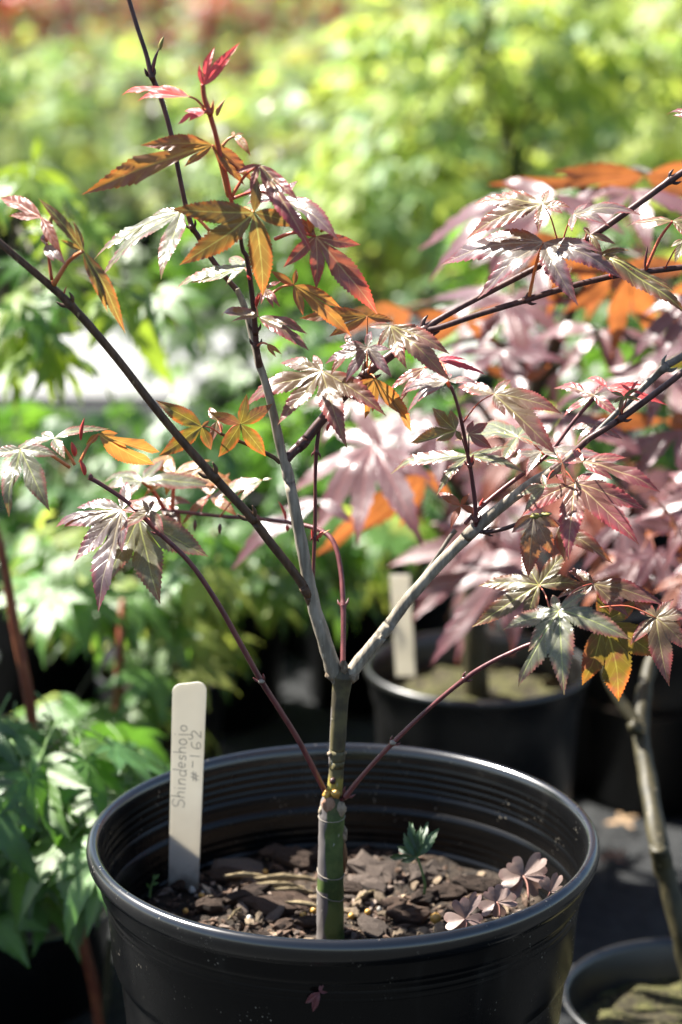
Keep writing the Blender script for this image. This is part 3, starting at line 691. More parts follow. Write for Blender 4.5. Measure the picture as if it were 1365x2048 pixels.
twigM = stem(tree, 'twig', [(930, 1048, .006, 8), (965, 1012, .010, 9), (1010, 975, .014, 9), (1060, 938, .018, 9), (1100, 905, .02, 8), (1150, 840, .024, 8), (1190, 795, .026, 8)], M['bark_maroon'], 10, 6)
twigL = stem(tree, 'twig', [(560, 925, .002, 9), (548, 915, 0, 9), (520, 900, -.003, 8), (485, 885, -.006, 7), (452, 872, -.009, 6), (440, 866, -.010, 6)], M['bark_brown'], 10, 6)
arch = stem(tree, 'branch', [(686, 1335, .004, 11), (687, 1280, .012, 11), (687, 1210, .022, 11), (682, 1140, .034, 10), (668, 1085, .044, 10), (640, 1060, .052, 10), (590, 1047, .060, 9), (520, 1038, .068, 8), (450, 1033, .076, 8), (380, 1026, .084, 8), (320, 1018, .09, 7)], M['bark_maroon'], 10, 6, (2, 7))
lowL = stem(tree, 'branch', [(660, 1600, .004, 12), (648, 1578, .004, 11), (600, 1485, .0, 11), (560, 1420, -.004, 11), (523, 1362, -.007, 11), (480, 1285, -.010, 11), (435, 1205, -.013, 11), (380, 1125, -.016, 10), (318, 1065, -.019, 10), (260, 1008, -.02, 9), (205, 970, -.022, 9), (178, 955, -.023, 9)], M['bark_maroon'], 12, 6, (4, 8))
lowR = stem(tree, 'branch', [(680, 1600, -.002, 10), (693, 1590, -.004, 12), (735, 1540, -.008, 9), (786, 1486, -.012, 10), (855, 1420, -.016, 9), (930, 1358, -.020, 10), (980, 1326, -.023, 9), (1040, 1297, -.027, 9), (1085, 1275, -.03, 8), (1112, 1225, -.03, 6)], M['bark_maroon'], 12, 6, (1, 3, 5))
px_lump(lowL, 'node', 523, 1362, -.008, 14, 9, 'twine', 2, .3)
px_lump(lowR, 'node', 786, 1485, -.013, 14, 10, 'twine', 2, .3)

def bud(parent, px, py, dy, wpx, hpx, lean, mat='bud_red'):
    """pointed scale bud"""
    c = P(px, py, dy); s = pxm(c); mb = MB(); n, m2 = 7, 8; vs = []; fs = []
    for i in range(n + 1):
        t = i / n; r = wpx * .5 * s * sin(pi * min(1, t * .92 + .08)) ** .8 * (1 - .3 * t)
        for j in range(m2):
            th = 2 * pi * j / m2; vs.append(c + Vector((r * cos(th) + lean * hpx * s * t * t, r * sin(th), hpx * s * t)))
    for i in range(n):
        for j in range(m2): fs.append((i * m2 + j, i * m2 + (j + 1) % m2, (i + 1) * m2 + (j + 1) % m2, (i + 1) * m2 + j))
    mb.add(vs, fs); return mb.build('bud', M[mat], parent)
for a in [(whip, 306, 150, .02, 9, 56, .28, 'bark_maroon'), (whip, 321, 100, .02, 10, 28, .3, 'bud_olive'), (whip, 294, 152, .02, 8, 16, -.3, 'bark_dark'), (topred, 435, 232, -.024, 12, 34, .5, 'bud_orange'),
          (topred, 425, 230, -.024, 8, 30, .1, 'bud_orange'), (left, 96, 478, -.036, 16, 56, .25, 'bud_olive'), (left, 104, 585, -.035, 9, 26, .1, 'bud_red'), (left, 128, 595, -.034, 5, 24, .3, 'bark_red'),
          (drop, 628, 1082, .008, 9, 26, -.2, 'bud_red'), (drop, 634, 1082, .008, 9, 22, .6, 'bud_red'), (drop, 641, 1076, .008, 7, 18, 1.2, 'bud_orange'), (right, 655, 862, .008, 8, 20, .4, 'bud_red'),
          (top, 512, 610, -.012, 7, 26, .3, 'bud_red'), (top, 500, 560, -.012, 8, 10, -.6, 'bud_red'), (shoot, 944, 925, -.012, 7, 18, .2, 'bud_red'), (twigM, 960, 1020, .01, 8, 26, .3, 'bud_red'),
          (lowL, 170, 950, -.024, 12, 34, -.3, 'bud_red'), (lowL, 150, 912, -.024, 14, 30, -.2, 'bud_red'), (lowL, 162, 880, -.024, 9, 46, .2, 'bud_red'), (lowL, 182, 960, -.024, 12, 14, 0, 'bark_maroon'),
          (right2, 1222, 555, .02, 10, 12, .2, 'bud_red'), (right2, 1290, 540, .02, 7, 50, .1, 'bark_maroon'), (limbR2, 1241, 822, -.017, 8, 14, -.2, 'bud_red'), (arch, 575, 1050, .06, 9, -14, 0, 'bud_red'),
          (arch, 440, 1048, .076, 9, -22, 0, 'bark_maroon'), (arch, 390, 1040, .084, 9, -26, 0, 'bark_maroon'), (arch, 572, 1040, .062, 8, 40, -.4, 'bud_red'), (arch, 345, 1024, .088, 9, 20, .2, 'bud_red')]:
    bud(*a)

H = hero_leaf
# young red tuft at the tip of the central shoot
H(topred, (407, 172), [(420, 92), (474, 87), (456, 117), (397, 128)], 84, 'young', -.026, at=(406, 180, -.026), fold=.5, width=.13, serr=.03, curl=.5, stalk='bark_orange', sw=6)
H(topred, (378, 193), [(226, 153), (266, 187), (300, 168)], 48, 'young', -.028, at=(408, 215, -.025), fold=.45, width=.10, serr=.05, sw=5)
H(topred, (409, 226), [(350, 240), (366, 214), (376, 240)], 55, 'young', -.027, at=(414, 222, -.025), fold=.2, width=.2, sw=5)
H(topred, (425, 290), [(284, 280), (167, 366), (492, 368), (520, 348), (366, 330)], 72, 'orange', -.02, at=(456, 392, -.016), fold=.3, width=.13, stalk='bark_orange', sw=6, bump=.012, maxlen=.08, side=10)
H(topred, (470, 272), [(504, 296), (488, 266), (462, 262)], 50, 'orange', -.02, at=(445, 292, -.02), fold=.4, width=.18, stalk='bark_orange', sw=6)
H(topred, (520, 330), [(612, 468), (590, 398), (470, 345), (498, 380)], 60, 'crimson', -.026, at=(463, 395, -.016), fold=.4, width=.12, sw=6)
H(topred, (560, 392), [(596, 360), (669, 446), (488, 404), (480, 370), (606, 442), (545, 362)], 38, 'lilac', -.01, at=(464, 398, -.016), fold=.2, width=.19, sw=6, bump=.012)
H(topred, (509, 425), [(345, 423), (366, 540), (541, 600), (517, 355), (606, 440)], 90, 'olive', -.035, at=(470, 430, -.014), width=.165, fold=.10, stalk='bark_orange', sw=6, maxlen=.07, side=10)
H(whip, (364, 422), [(170, 471), (180, 508), (316, 522), (300, 424)], 30, 'silver', .004, at=(420, 462, .0), width=.15, stalk='bark_orange', sw=6)
H(top, (632, 473), [(566, 532), (641, 578), (763, 628), (722, 494), (596, 432)], 80, 'crimson', -.022, at=(550, 478, -.014), width=.15, fold=.25, curl=.5, sw=7, side=6)
px_lump(top, 'bud_scale', 622, 440, -.022, 16, 46, 'bud_orange', 31, .4); px_lump(top, 'bud_scale', 645, 445, -.02, 14, 36, 'bud_orange', 32, .4)
H(top, (588, 570), [(540, 545), (596, 536), (686, 608), (611, 630), (716, 655)], 72, 'orange', -.012, at=(540, 590, -.012), width=.15, fold=.3, stalk='bark_orange', sw=5, side=6)
H(top, (490, 536), [(341, 538), (368, 552), (450, 504), (447, 562)], 30, 'silver', -.004, at=(500, 560, -.011), width=.15)
H(top, (517, 634), [(436, 610), (460, 640), (614, 668), (608, 645)], 32, 'bronze', -.016, at=(512, 612, -.010), width=.16, fold=.3)
H(top, (532, 578), [(556, 606), (520, 605), (562, 560), (545, 610)], 55, 'crimson', -.02, at=(513, 612, -.01), width=.17, fold=.4, sw=5)
H(top, (535, 688), [(560, 705), (548, 712), (530, 690)], 60, 'orange', -.012, at=(514, 692, -.005), width=.15, fold=.4, sw=4)
# clump above the middle
H(top, (644, 742), [(474, 783), (550, 832), (677, 864), (768, 797), (552, 712), (627, 710)], 48, 'bronze', .004, at=(700, 780, .010), width=.17, fold=.14, bump=.013)
H(right, (782, 651), [(801, 732), (890, 737), (755, 692), (897, 688), (738, 650)], 58, 'bronze', -.004, at=(735, 748, .012), width=.16, stalk='bark_orange', bump=.012)
H(right, (735, 696), [(643, 718), (688, 757), (780, 744), (675, 688), (782, 694), (742, 660)], 56, 'lilac', -.014, at=(728, 750, .012), width=.17, stalk='bark_brown')
H(right, (735, 632), [(603, 627), (658, 666), (655, 645), (790, 640)], 70, 'orange', .012, at=(735, 748, .014), width=.16, stalk='bark_orange', side=6)
H(right, (752, 757), [(840, 866), (729, 840), (806, 842), (744, 826), (690, 790)], 86, 'orange', .004, at=(736, 750, .014), width=.14, fold=.22, curl=.6, stalk='bark_orange', side=12)
H(right, (700, 690), [(660, 740), (730, 700), (690, 660)], 50, 'bronze', .004, width=.17)
# twig leaves on the left limb
H(twigL, (481, 848), [(548, 809), (541, 917), (440, 920), (424, 821), (494, 791)], 94, 'patchy', -.016, at=(452, 870, -.010), width=.20, fold=.10, serr=.13, side=12)
H(twigL, (404, 853), [(318, 803), (319, 914), (424, 902), (420, 842)], 90, 'patchy', -.014, at=(440, 868, -.010), width=.21, fold=.35, serr=.14, side=12)
H(twigL, (436, 842), [(412, 812), (420, 880), (445, 870)], 62, 'bronze', -.004, at=(444, 868, -.010), width=.22, fold=.4, serr=.14)
# low left branch
H(lowL, (42, 899), [(28, 972), (91, 1004), (2, 1016), (-24, 905), (114, 905)], 58, 'silver', -.03, at=(140, 935, -.023), width=.19, stalk='bark_orange', sw=6)
H(lowL, (108, 876), [(210, 840), (52, 888), (122, 911), (-6, 900), (80, 862)], 32, 'silver', -.022, at=(150, 930, -.023), width=.18, stalk='bark_orange', sw=6)
H(lowL, (198, 868), [(324, 914), (306, 949), (256, 892), (172, 888), (236, 866)], 86, 'orange', -.018, at=(160, 925, -.023), width=.2, fold=.2, stalk='bark_orange', sw=6, side=14)
H(lowL, (245, 1019), [(119, 1046), (141, 1110), (180, 1192), (238, 1092), (104, 1024), (146, 1010), (262, 960)], 50, 'lilac', -.002, at=(318, 1064, -.019), width=.19, bump=.011)
H(lowL, (278, 1036), [(304, 1192), (400, 1104), (205, 1160)], 66, 'silver', .008, at=(318, 1066, -.019), width=.23)
H(lowL, (302, 1020), [(236, 1057), (323, 1066), (304, 998), (244, 996)], 55, 'bronze', -.03, at=(318, 1062, -.02), width=.2)
# leaves at the end of the arching branch, farther back
H(arch, (284, 962), [(205, 940), (206, 965), (420, 958), (335, 910), (255, 990)], 30, 'silver', .085, at=(330, 1020, .09), width=.2, stalk='bark_red', sw=8)
H(arch, (350, 946), [(300, 902), (470, 950), (420, 915), (280, 985), (330, 985)], 34, 'orange', .09, at=(345, 1022, .088), width=.2, stalk='bark_red', sw=8)
H(arch, (525, 960), [(402, 984), (474, 998), (545, 958)], 38, 'silver', .07, at=(440, 1034, .076), width=.17)
H(arch, (330, 1000), [(230, 1010), (270, 1040), (350, 1050), (380, 1000)], 30, 'lilac', .10, at=(340, 1022, .088), width=.2)
H(arch, (420, 990), [(360, 1040), (470, 1020), (400, 940), (450, 930)], 40, 'orange', .10, at=(400, 1030, .084), width=.16)
# right hand upper branches
H(right, (1086, 407), [(944, 380), (922, 447), (1097, 372), (1142, 409), (1126, 425), (1076, 458)], 50, 'bronze', .016, at=(1120, 500, .03), width=.17, bump=.013)
H(right2, (1088, 485), [(865, 492), (949, 574), (957, 458), (1126, 597), (1238, 537), (1200, 500)], 52, 'lilac', .012, at=(1058, 598, .02), width=.16, bump=.014, stalk='bark_orange', sw=7)
H(right, (1148, 428), [(1280, 398), (1218, 437), (1139, 460), (1175, 400)], 38, 'lilac', .02, at=(1120, 505, .031), width=.17)
H(right2, (1196, 509), [(1368, 592), (1340, 560), (1240, 520), (1260, 500)], 50, 'olive', .01, at=(1225, 556, .02), width=.13, fold=.25)
H(right2, (1346, 442), [(1242, 442), (1420, 425), (1282, 456), (1390, 470)], 40, 'bronze', .02, at=(1292, 540, .022), width=.15, sw=6)
H(right2, (1370, 480), [(1348, 520), (1340, 490), (1420, 500)], 55, 'olive', .014, at=(1330, 538, .022), width=.2)
H(right, (1400, 235), [(1328, 208), (1345, 225), (1440, 260)], 40, 'crimson', .03, at=(1400, 320, .046), width=.12)
H(right, (1180, 470), [(1205, 515), (1165, 450), (1230, 480)], 60, 'bronze', .012, at=(1170, 482, .034), width=.16)
# shoot on the right limb
H(shoot, (896, 760), [(789, 766), (806, 802), (954, 757), (900, 740), (845, 745)], 34, 'lilac', -.014, at=(903, 776, -.014), width=.19, curl=.6)
H(shoot, (988, 788), [(1120, 798), (1098, 880), (1022, 756), (1009, 824), (912, 765)], 46, 'bronze', -.02, at=(925, 848, -.012), width=.19, curl=.5)
H(shoot, (912, 861), [(864, 821), (826, 890), (872, 880), (925, 880), (900, 820)], 84, 'olive', -.024, at=(934, 908, -.011), width=.26, serr=.16, stalk='bark_maroon', side=8)
H(shoot, (938, 868), [(976, 847), (984, 892), (941, 840)], 74, 'crimson', -.02, at=(938, 908, -.011), width=.28, serr=.14, stalk='bark_maroon')
H(shoot, (938, 911), [(769, 915), (871, 978), (1047, 923), (1018, 882)], 40, 'silver', .01, width=.13, bump=.012)
H(twigM, (1036, 874), [(900, 850), (960, 830), (1060, 830), (1000, 920), (1090, 880)], 30, 'silver', .03, width=.19, at=(1090, 912, .02))
H(shoot, (872, 718), [(966, 732), (830, 705), (930, 712)], 42, 'young', .02, width=.10, at=(900, 772, -.012), sw=5)
H(shoot, (850, 735), [(795, 790), (770, 770), (900, 720)], 40, 'crimson', .02, width=.14, at=(900, 774, -.012), sw=5)
H(twigM, (922, 1012), [(874, 974), (898, 1052), (960, 1025), (940, 985)], 60, 'rusty', .008, width=.17, at=(955, 1022, .01))
# right limb
H(limbR, (1150, 967), [(1038, 1020), (1139, 1102), (1276, 1060), (1284, 994), (1186, 942), (1110, 950)], 52, 'crimson', -.020, at=(1120, 935, -.012), width=.185, bump=.012, fold=.12)
H(limbR2, (1166, 924), [(1317, 948), (1251, 913), (1220, 953), (1124, 916), (1146, 897)], 44, 'crimson', -.045, at=(1150, 905, -.012), width=.18)
H(limbR, (1091, 973), [(1030, 980), (1085, 944), (1042, 1014), (1124, 966)], 55, 'silver', -.028, at=(1110, 940, -.010), width=.19)
H(limbR, (1125, 925), [(1084, 918), (1130, 965), (1110, 900)], 60, 'rusty', -.02, width=.12)
H(twigR, (1068, 1030), [(1060, 1156), (1112, 1112), (1022, 1066), (1120, 1050)], 74, 'lilac', -.02, at=(1066, 1036, -.018), width=.21, serr=.12)
px_lump(twigR, 'bud_scale', 1072, 1032, -.026, 22, 10, 'bud_olive', 41, .6); px_lump(twigR, 'bud_scale', 1092, 1028, -.026, 22, 8, 'bud_olive', 42, .6)
H(twigR, (1120, 1050), [(1186, 1100), (1130, 1120), (1216, 1115)], 66, 'bronze', .0, width=.18, at=(1068, 1036, -.018))
H(lowR, (1078, 1170), [(944, 1252), (957, 1148), (1041, 1246), (1033, 1098), (1144, 1094), (1170, 1157)], 64, 'olive', .0, at=(1105, 1240, -.03), width=.175, bump=.011)
H(lowR, (1119, 1221), [(1032, 1356), (1130, 1362), (1258, 1258), (1098, 1186), (1004, 1250), (1180, 1182), (1062, 1300)], 50, 'silver', -.060, at=(1085, 1272, -.03), width=.20, serr=.12, bump=.012)
H(lowR, (1210, 1242), [(1172, 1382), (1263, 1419), (1333, 1316), (1203, 1186), (1282, 1205)], 90, 'patchy', -.012, at=(1112, 1225, -.03), width=.21, serr=.10, side=10)
H(lowR, (1313, 1236), [(1257, 1283), (1325, 1361), (1346, 1194), (1390, 1225), (1264, 1192), (1385, 1290)], 64, 'bronze', -.024, at=(1200, 1215, -.02), width=.20, serr=.12)
H(lowR, (1187, 1167), [(1254, 1218), (1329, 1187), (1144, 1131), (1110, 1192), (1160, 1190)], 44, 'bronze', -.005, at=(1112, 1225, -.03), width=.17)
H(lowR, (1150, 1150), [(1145, 1130), (1168, 1160), (1140, 1140)], 50, 'rusty', -.036, width=.2)
H(twigM, (1188, 790), [(1121, 822), (1097, 757), (1212, 758), (1160, 790), (1230, 830)], 40, 'crimson', .026, width=.14, sw=5)
H(twigM, (1215, 775), [(1285, 765), (1180, 745), (1270, 800), (1320, 800)], 40, 'young', .03, width=.12)
H(twigM, (1083, 903), [(1017, 915), (1046, 942), (1127, 878), (1210, 902)], 34, 'lilac', .018, width=.18)
H(twigM, (1190, 850), [(1130, 850), (1150, 880), (1240, 870), (1210, 830)], 40, 'lilac', .03, width=.17)
H(limbR2, (1248, 794), [(1222, 776), (1236, 822), (1275, 770), (1282, 795), (1225, 805)], 60, 'patchy', -.018, at=(1243, 832, -.015), width=.16, fold=.4)
H(limbR2, (1262, 782), [(1276, 757), (1240, 765), (1290, 785)], 60, 'young', -.014, at=(1243, 832, -.015), width=.14, fold=.4)
# upper left
H(left, (84, 436), [(-14, 370), (15, 424), (118, 498)], 56, 'rusty', -.04, at=(104, 560, -.036), width=.13, fold=.45, sw=6)
H(left, (167, 502), [(82, 392), (120, 482), (260, 662), (205, 625), (150, 440)], 70, 'olive', -.046, side=20, at=(108, 570, -.036), width=.10, fold=.55, stalk='bark_orange', sw=9)
H(left, (92, 490), [(130, 518), (100, 520), (88, 455)], 50, 'lilac', -.04, at=(106, 560, -.036), width=.2, fold=.3)

# small things on and round the pot
H(None, (640, 1984), [(608, 2008), (646, 1962), (622, 2026), (655, 1985)], 70, 'dry', -.1295, width=.2, fold=.5, name='fallen_leaf')
fl = COL.objects['fallen_leaf']; tag(fl, 'small dried red leaf stuck to the front of the foreground pot', 'leaf')

for c_, lb in (((1245, 1640), 'tan dry leaf on the ground fabric nearer the foreground pot'), ((1225, 1712), 'curled brown leaf on the ground lower beside the foreground pot')):
    g = P(c_[0], c_[1], .5); d = ray(*c_); dyg = CAM.y + (.006 - CAM.z) / d.z * d.y
    H(None, c_, [(c_[0] - 34, c_[1] + 8), (c_[0] + 30, c_[1] - 12), (c_[0] + 24, c_[1] + 14), (c_[0] - 10, c_[1] - 16)], 12, 'flaky', dyg, side=0, width=.2, seg=10, cols=2, name='fallen_leaf', droop=.05)
    tag(COL.objects[-1], lb, 'leaf', 'fallen leaves')
def oxalis(px, py, dy, base, leaflets, label, size=1.0):
    c = P(px, py, dy); s = pxm(c); b = P(*base)
    root = thing('clover', b); tag(root, label, 'weed', 'small clover weeds in the foreground pot')
    mb = MB(); tube(mb, [b, b * .4 + c * .6 + Vector((.001, 0, .001)), c], [.0006, .0005, .0004], 6, 4); mb.build('stalk', M['stalk_pink'], root)
    for ax, ay, face, wd in leaflets:
        face *= .6; ax *= 1.12; ay *= 1.12
        v = RIGHT * ax * s + UPV * (-ay) * s; L = v.length
        n = (Vector((0, -sin(radians(face)), cos(radians(face)))))
        n = n - v.normalized() * n.dot(v.normalized())
        if n.length < 1e-4: n = Vector((0, -1, 0))
        Wm = frame(c, v, n)
        mb = MB(); vs = []; fs = []; nn = 9
        for i in range(nn + 1):
            t = i / nn; w2 = L * wd * sin(pi * min(.5, t * .62)) ** 1.0 * (1 if t < .8 else sqrt(max(0, 1 - ((t - .8) / .26) ** 2)))
            for u in (-1, -.6, -.3, 0, .3, .6, 1):
                notch = .16 * L * max(0, 1 - abs(u) * 2.2) * max(0, (t - .75) / .25)
                vs.append((t * L - notch, u * w2, .25 * abs(u) * w2 - .1 * t * t * L))
        for i in range(nn):
            for j in range(6): fs.append((i * 7 + j, (i + 1) * 7 + j, (i + 1) * 7 + j + 1, i * 7 + j + 1))
        b0 = mb.add(vs, fs)
        for i, v3 in enumerate(vs): mb.uv[b0 + i] = (i // 7 / nn, v3[1] / L)
        mb.build('leaflet', M['clover'], root, Wm)
oxalis(1047, 1752, .0, (1058, 1800, -.01), [(-22, -28, 60, .5), (35, -36, 80, .30), (44, -4, 65, .42), (32, 26, 75, .48), (-26, 34, 70, .40), (-42, 8, 70, .48)], 'pinkish clover with open leaflets, the topmost weed near the inner pot rim')
oxalis(994, 1804, -.035, (1000, 1845, -.04), [(-18, -22, 70, .45), (14, -28, 70, .48), (36, -4, 60, .40), (6, 26, 75, .48), (-30, 16, 65, .45)], 'pale clover between the topmost clover and the clover by the front rim')
oxalis(930, 1838, -.055, (930, 1872, -.06), [(-10, -36, 72, .44), (24, -46, 80, .2), (-36, 6, 60, .5), (32, 4, 60, .45), (-8, 22, 70, .4)], 'clover with one folded leaflet standing just behind the front rim')
oxalis(1101, 1784, -.03, (1082, 1812, -.03), [(-14, -24, 70, .42), (16, -32, 80, .28), (26, -4, 50, .36)], 'small reddish clover bud touching the inner side of the rim', .8)

def seedling():
    b = P(849, 1788, .02); root = thing('seedling', b); tag(root, 'dark green weed seedling with ragged drooping leaves behind the trunk', 'weed')
    pts = [b, P(850, 1765, .02), P(842, 1735, .02), P(834, 1712, .02)]
    mb = MB(); tube(mb, pts, [.0009, .0008, .0007, .0006], 7, 5); mb.build('stalk', M['stalk'], root)
    for c, tips, f in [((834, 1712), [(822, 1650), (806, 1668)], 80), ((834, 1714), [(872, 1660), (850, 1648), (840, 1660)], 78), ((834, 1714), [(774, 1712), (790, 1695), (800, 1722)], 70), ((836, 1700), [(815, 1648), (838, 1656)], 84)]:
        H(root, c, tips, f, 'seedling', .02, width=.22, fold=.4, curl=.8, seg=14, serr=.12)
seedling()
def sprout():
    b = P(300, 1795, .045); root = thing('sprout', b); tag(root, 'tiny bright green sprout beside the plant label', 'weed')
    mb = MB(); tube(mb, [b, P(302, 1775, .045), P(311, 1753, .045)], [.0008, .0008, .0005], 6, 4); mb.build('stalk', M['stalk'], root)
    for c, t in [((302, 1778), [(292, 1766)]), ((304, 1770), [(316, 1764)]), ((308, 1760), [(318, 1748), (308, 1748)])]:
        H(root, c, t, 70, 'green', .045, width=.3, seg=8, serr=0)
sprout()

# ------------------------------------------------------------------ pots behind
def small_pot_mesh(R0, H0, mat):
    mb = MB(); t = R0 * .05
    pr = [(.02, .004), (R0 * .78, .004), (R0 * .80, 0), (R0 * .90, H0 * .82), (R0 * .93, H0 * .86), (R0 * .955, H0 * .95), (R0 * .99, H0 * .965), (R0, H0 * .982), (R0 * .985, H0 * .998), (R0 * .965, H0), (R0 * .945, H0 * .99), (R0 * .93, H0 * .95), (R0 * .90, H0 * .82), (R0 * .86, H0 * .6), (R0 * .78, .02), (.02, .02)]
    lathe(mb, pr, 64); return mb.mesh('body', [M[mat]])
def soil_disc(R0, z, mat):
    mb = MB(); vs = [(0, 0, z + .004)]; fs = []; nr, ns = 14, 36
    for i in range(1, nr + 1):
        r = R0 * i / nr
        for j in range(ns):
            th = 2 * pi * j / ns; x, y = r * cos(th), r * sin(th); vs.append((x, y, z + .006 * noise.noise(Vector((x * 45, y * 45, R0 * 50)))))
    for j in range(ns): fs.append((0, 1 + j, 1 + (j + 1) % ns))
    for i in range(nr - 1):
        for j in range(ns):
            a = 1 + i * ns; k2 = (j + 1) % ns; fs.append((a + j, a + ns + j, a + ns + k2, a + k2))
    mb.add(vs, fs); return mb.mesh('soil', [M[mat]])
PM = {}
def small_pot(x, y, R0, H0, label, group=None, soil_mat='soil', fill=.82, mat='pot_far'):
    key = (R0, H0, soil_mat, mat)
    if key not in PM: PM[key] = (small_pot_mesh(R0, H0, mat), soil_disc(R0 * .895, H0 * fill, soil_mat))
    root = thing('plant_pot', (x, y, 0)); tag(root, label, 'plant pot', group)
    Wm = Matrix.Translation((x, y, 0)) @ Matrix.Rotation((x * 37 + y * 91) % 6.28, 4, 'Z')
    link(bpy.data.objects.new('body', PM[key][0]), root, Wm)
    link(bpy.data.objects.new('soil', PM[key][1]), root, Wm)
    return root

# leaf meshes for the plants behind
def bg_leaf(nl, width, lens, angs, mat, seed, seg=9, cols=2, droop=.5, fold=.15, stalk='bark_redbrown', serr=.09, stalk_len=.45):
    rr = random.Random(seed); lobes = []
    for a, l in zip(angs, lens):
        lobes.append((radians(a + rr.uniform(-4, 4)), l * rr.uniform(.92, 1.06)))
        if a: lobes.append((radians(-a + rr.uniform(-4, 4)), l * rr.uniform(.92, 1.06)))
    mb = MB(); leaf_geo(mb, lobes, seg=seg, cols=cols, width=width, droop=droop, fold=fold, curl=.5, seed=seed, serr=serr, bump=.004)
    if stalk_len: tube(mb, [Vector((-stalk_len, 0, .05)), Vector((-stalk_len * .5, 0, .06)), Vector((0, 0, 0))], .014, 5, 2, 1)
    return mb.mesh('leaf', [M[mat], M[stalk]])
BL = {}
BL['purple'] = [bg_leaf(7, .15, (1, .92, .62, .3), (0, 42, 84, 125), m, s, 16, 3, .45) for s, m in ((1, 'purple'), (2, 'purple'), (3, 'purple'), (4, 'rusty'))]
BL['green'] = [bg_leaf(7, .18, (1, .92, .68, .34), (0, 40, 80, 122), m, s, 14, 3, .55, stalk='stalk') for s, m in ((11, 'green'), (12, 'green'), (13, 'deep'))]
BL['bright'] = [bg_leaf(7, .17, (1, .92, .66, .34), (0, 40, 80, 122), m, s, 14, 3, .5, stalk='stalk') for s, m in ((21, 'green'), (22, 'lime'), (23, 'green'))]
BL['lime'] = [bg_leaf(7, .13, (1, .94, .74, .4), (0, 36, 74, 115), m, s, 12, 2, .6, stalk='stalk') for s, m in ((31, 'lime'), (32, 'lime'))]
BL['spray'] = [bg_leaf(7, .15, (1, .93, .7, .36), (0, 38, 78, 120), m, s, 14, 3, .5, stalk='stalk') for s, m in ((51, 'spring'), (52, 'spring'), (53, 'green'))]
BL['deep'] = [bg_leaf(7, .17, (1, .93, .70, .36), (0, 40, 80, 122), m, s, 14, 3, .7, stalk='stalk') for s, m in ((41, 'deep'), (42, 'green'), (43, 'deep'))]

def leaf_obj(parent, kind, pos, az, pitch, roll, size, idx=None):
    """pitch: how far the middle lobe dips below level, roll about it"""
    me = BL[kind][R.randrange(len(BL[kind])) if idx is None else idx]
    d = Vector((cos(az) * cos(pitch), sin(az) * cos(pitch), -sin(pitch)))
    n = Vector((0, 0, 1)); n = (n - d * n.dot(d)).normalized(); n = Matrix.Rotation(roll, 3, d) @ n
    return link(bpy.data.objects.new('leaf', me), parent, frame(pos, d, n) @ Matrix.Scale(size, 4))

def bg_tree(name, base, trunk_pts, twigs, kind, label, group, size, wood, dens=3, spread=.5, seed=0, rad=.005, twig_rad=.0018, pitch=(.1, .9), cat='tree', limit=300):
    """trunk_pts in world space, twigs = [(start 0..1 along trunk, end point)]; leaves sit in opposite pairs along each twig"""
    rr = random.Random(seed); root = thing(name, base); tag(root, label, cat, group)
    mb = MB(); n = len(trunk_pts)
    tube(mb, trunk_pts, [rad * (1 - .5 * i / (n - 1)) for i in range(n)], 10, 6, 0, tuple(range(1, n - 1)), .08)
    tr = [p for p, r in catmull([Vector(p) for p in trunk_pts], [1] * n, 12)]
    cnt = 0; spots = []
    for t0, e in twigs:
        a = tr[min(int(t0 * (len(tr) - 1)), len(tr) - 1)]; e = Vector(e)
        m1 = a.lerp(e, .5) + Vector((rr.uniform(-.01, .01), rr.uniform(-.01, .01), .004 + .04 * (e - a).length))
        tube(mb, [a, m1, e], [twig_rad, twig_rad * .8, twig_rad * .5], 6, 4, 1)
        L = (e - a).length
        for q in range(dens):
            t = 1 - q * .24
            if t < .2: break
            p = (a.lerp(m1, t * 2) if t < .5 else m1.lerp(e, t * 2 - 1))
            az = atan2(e.y - a.y, e.x - a.x)
            for sgn in (-1, 1): spots.append((p, az + sgn * rr.uniform(.5, 1.5)))
            if q == 0: spots.append((p, az + rr.uniform(-.3, .3)))
    mb.build('trunk', [M[wood], M['bark_green']], root)
    for p, az in spots[:limit]:
        s = size * rr.uniform(.7, 1.2); st = .45 * s
        pos = p + Vector((cos(az) * st, sin(az) * st, rr.uniform(-.1, .25) * st))
        leaf_obj(root, kind, pos, az, rr.uniform(*pitch), rr.uniform(-spread, spread), s)
    return root
def blob(rr, c, r):
    while True:
        v = Vector((rr.uniform(-1, 1), rr.uniform(-1, 1), rr.uniform(-1, 1)))
        if v.length <= 1: return Vector((c[0] + v.x * r[0], c[1] + v.y * r[1], c[2] + v.z * r[2]))

# --- purple maple in the pot behind, with the big leaves seen beyond the right limb
pc = P(955, 1325, .54); pot2 = small_pot(pc.x, .54, .0885, .188, 'small black pot with weathered rim behind the right limb of the sapling', None, 'moss', .86)
pt = thing('purple_maple', (pc.x, .54, .16)); tag(pt, 'large-leaved purple maple standing in the small pot behind the sapling', 'tree')
mb = MB()
tp = [Vector((pc.x, .54, .15)), P(950, 1200, .54), P(965, 1050, .54), P(1010, 900, .53), P(1080, 760, .52), P(1150, 600, .52), P(1200, 450, .52)]
tube(mb, tp, [.011, .009, .008, .007, .006, .005, .004], 10, 6, 0, (1, 2, 3, 4, 5), .1)
for a, e in ((2, (760, 900, .40)), (3, (1250, 850, .45)), (3, (1300, 1020, .45)), (4, (1330, 700, .42)), (4, (870, 700, .5)), (5, (1290, 520, .45)), (5, (1000, 480, .45)), (6, (1310, 350, .46)), (6, (1100, 380, .46)), (2, (1060, 1080, .42)), (3, (900, 820, .45))):
    q = P(*e); tube(mb, [tp[a], tp[a].lerp(q, .5) + Vector((0, 0, .02)), q], [.004, .003, .002], 6, 4)
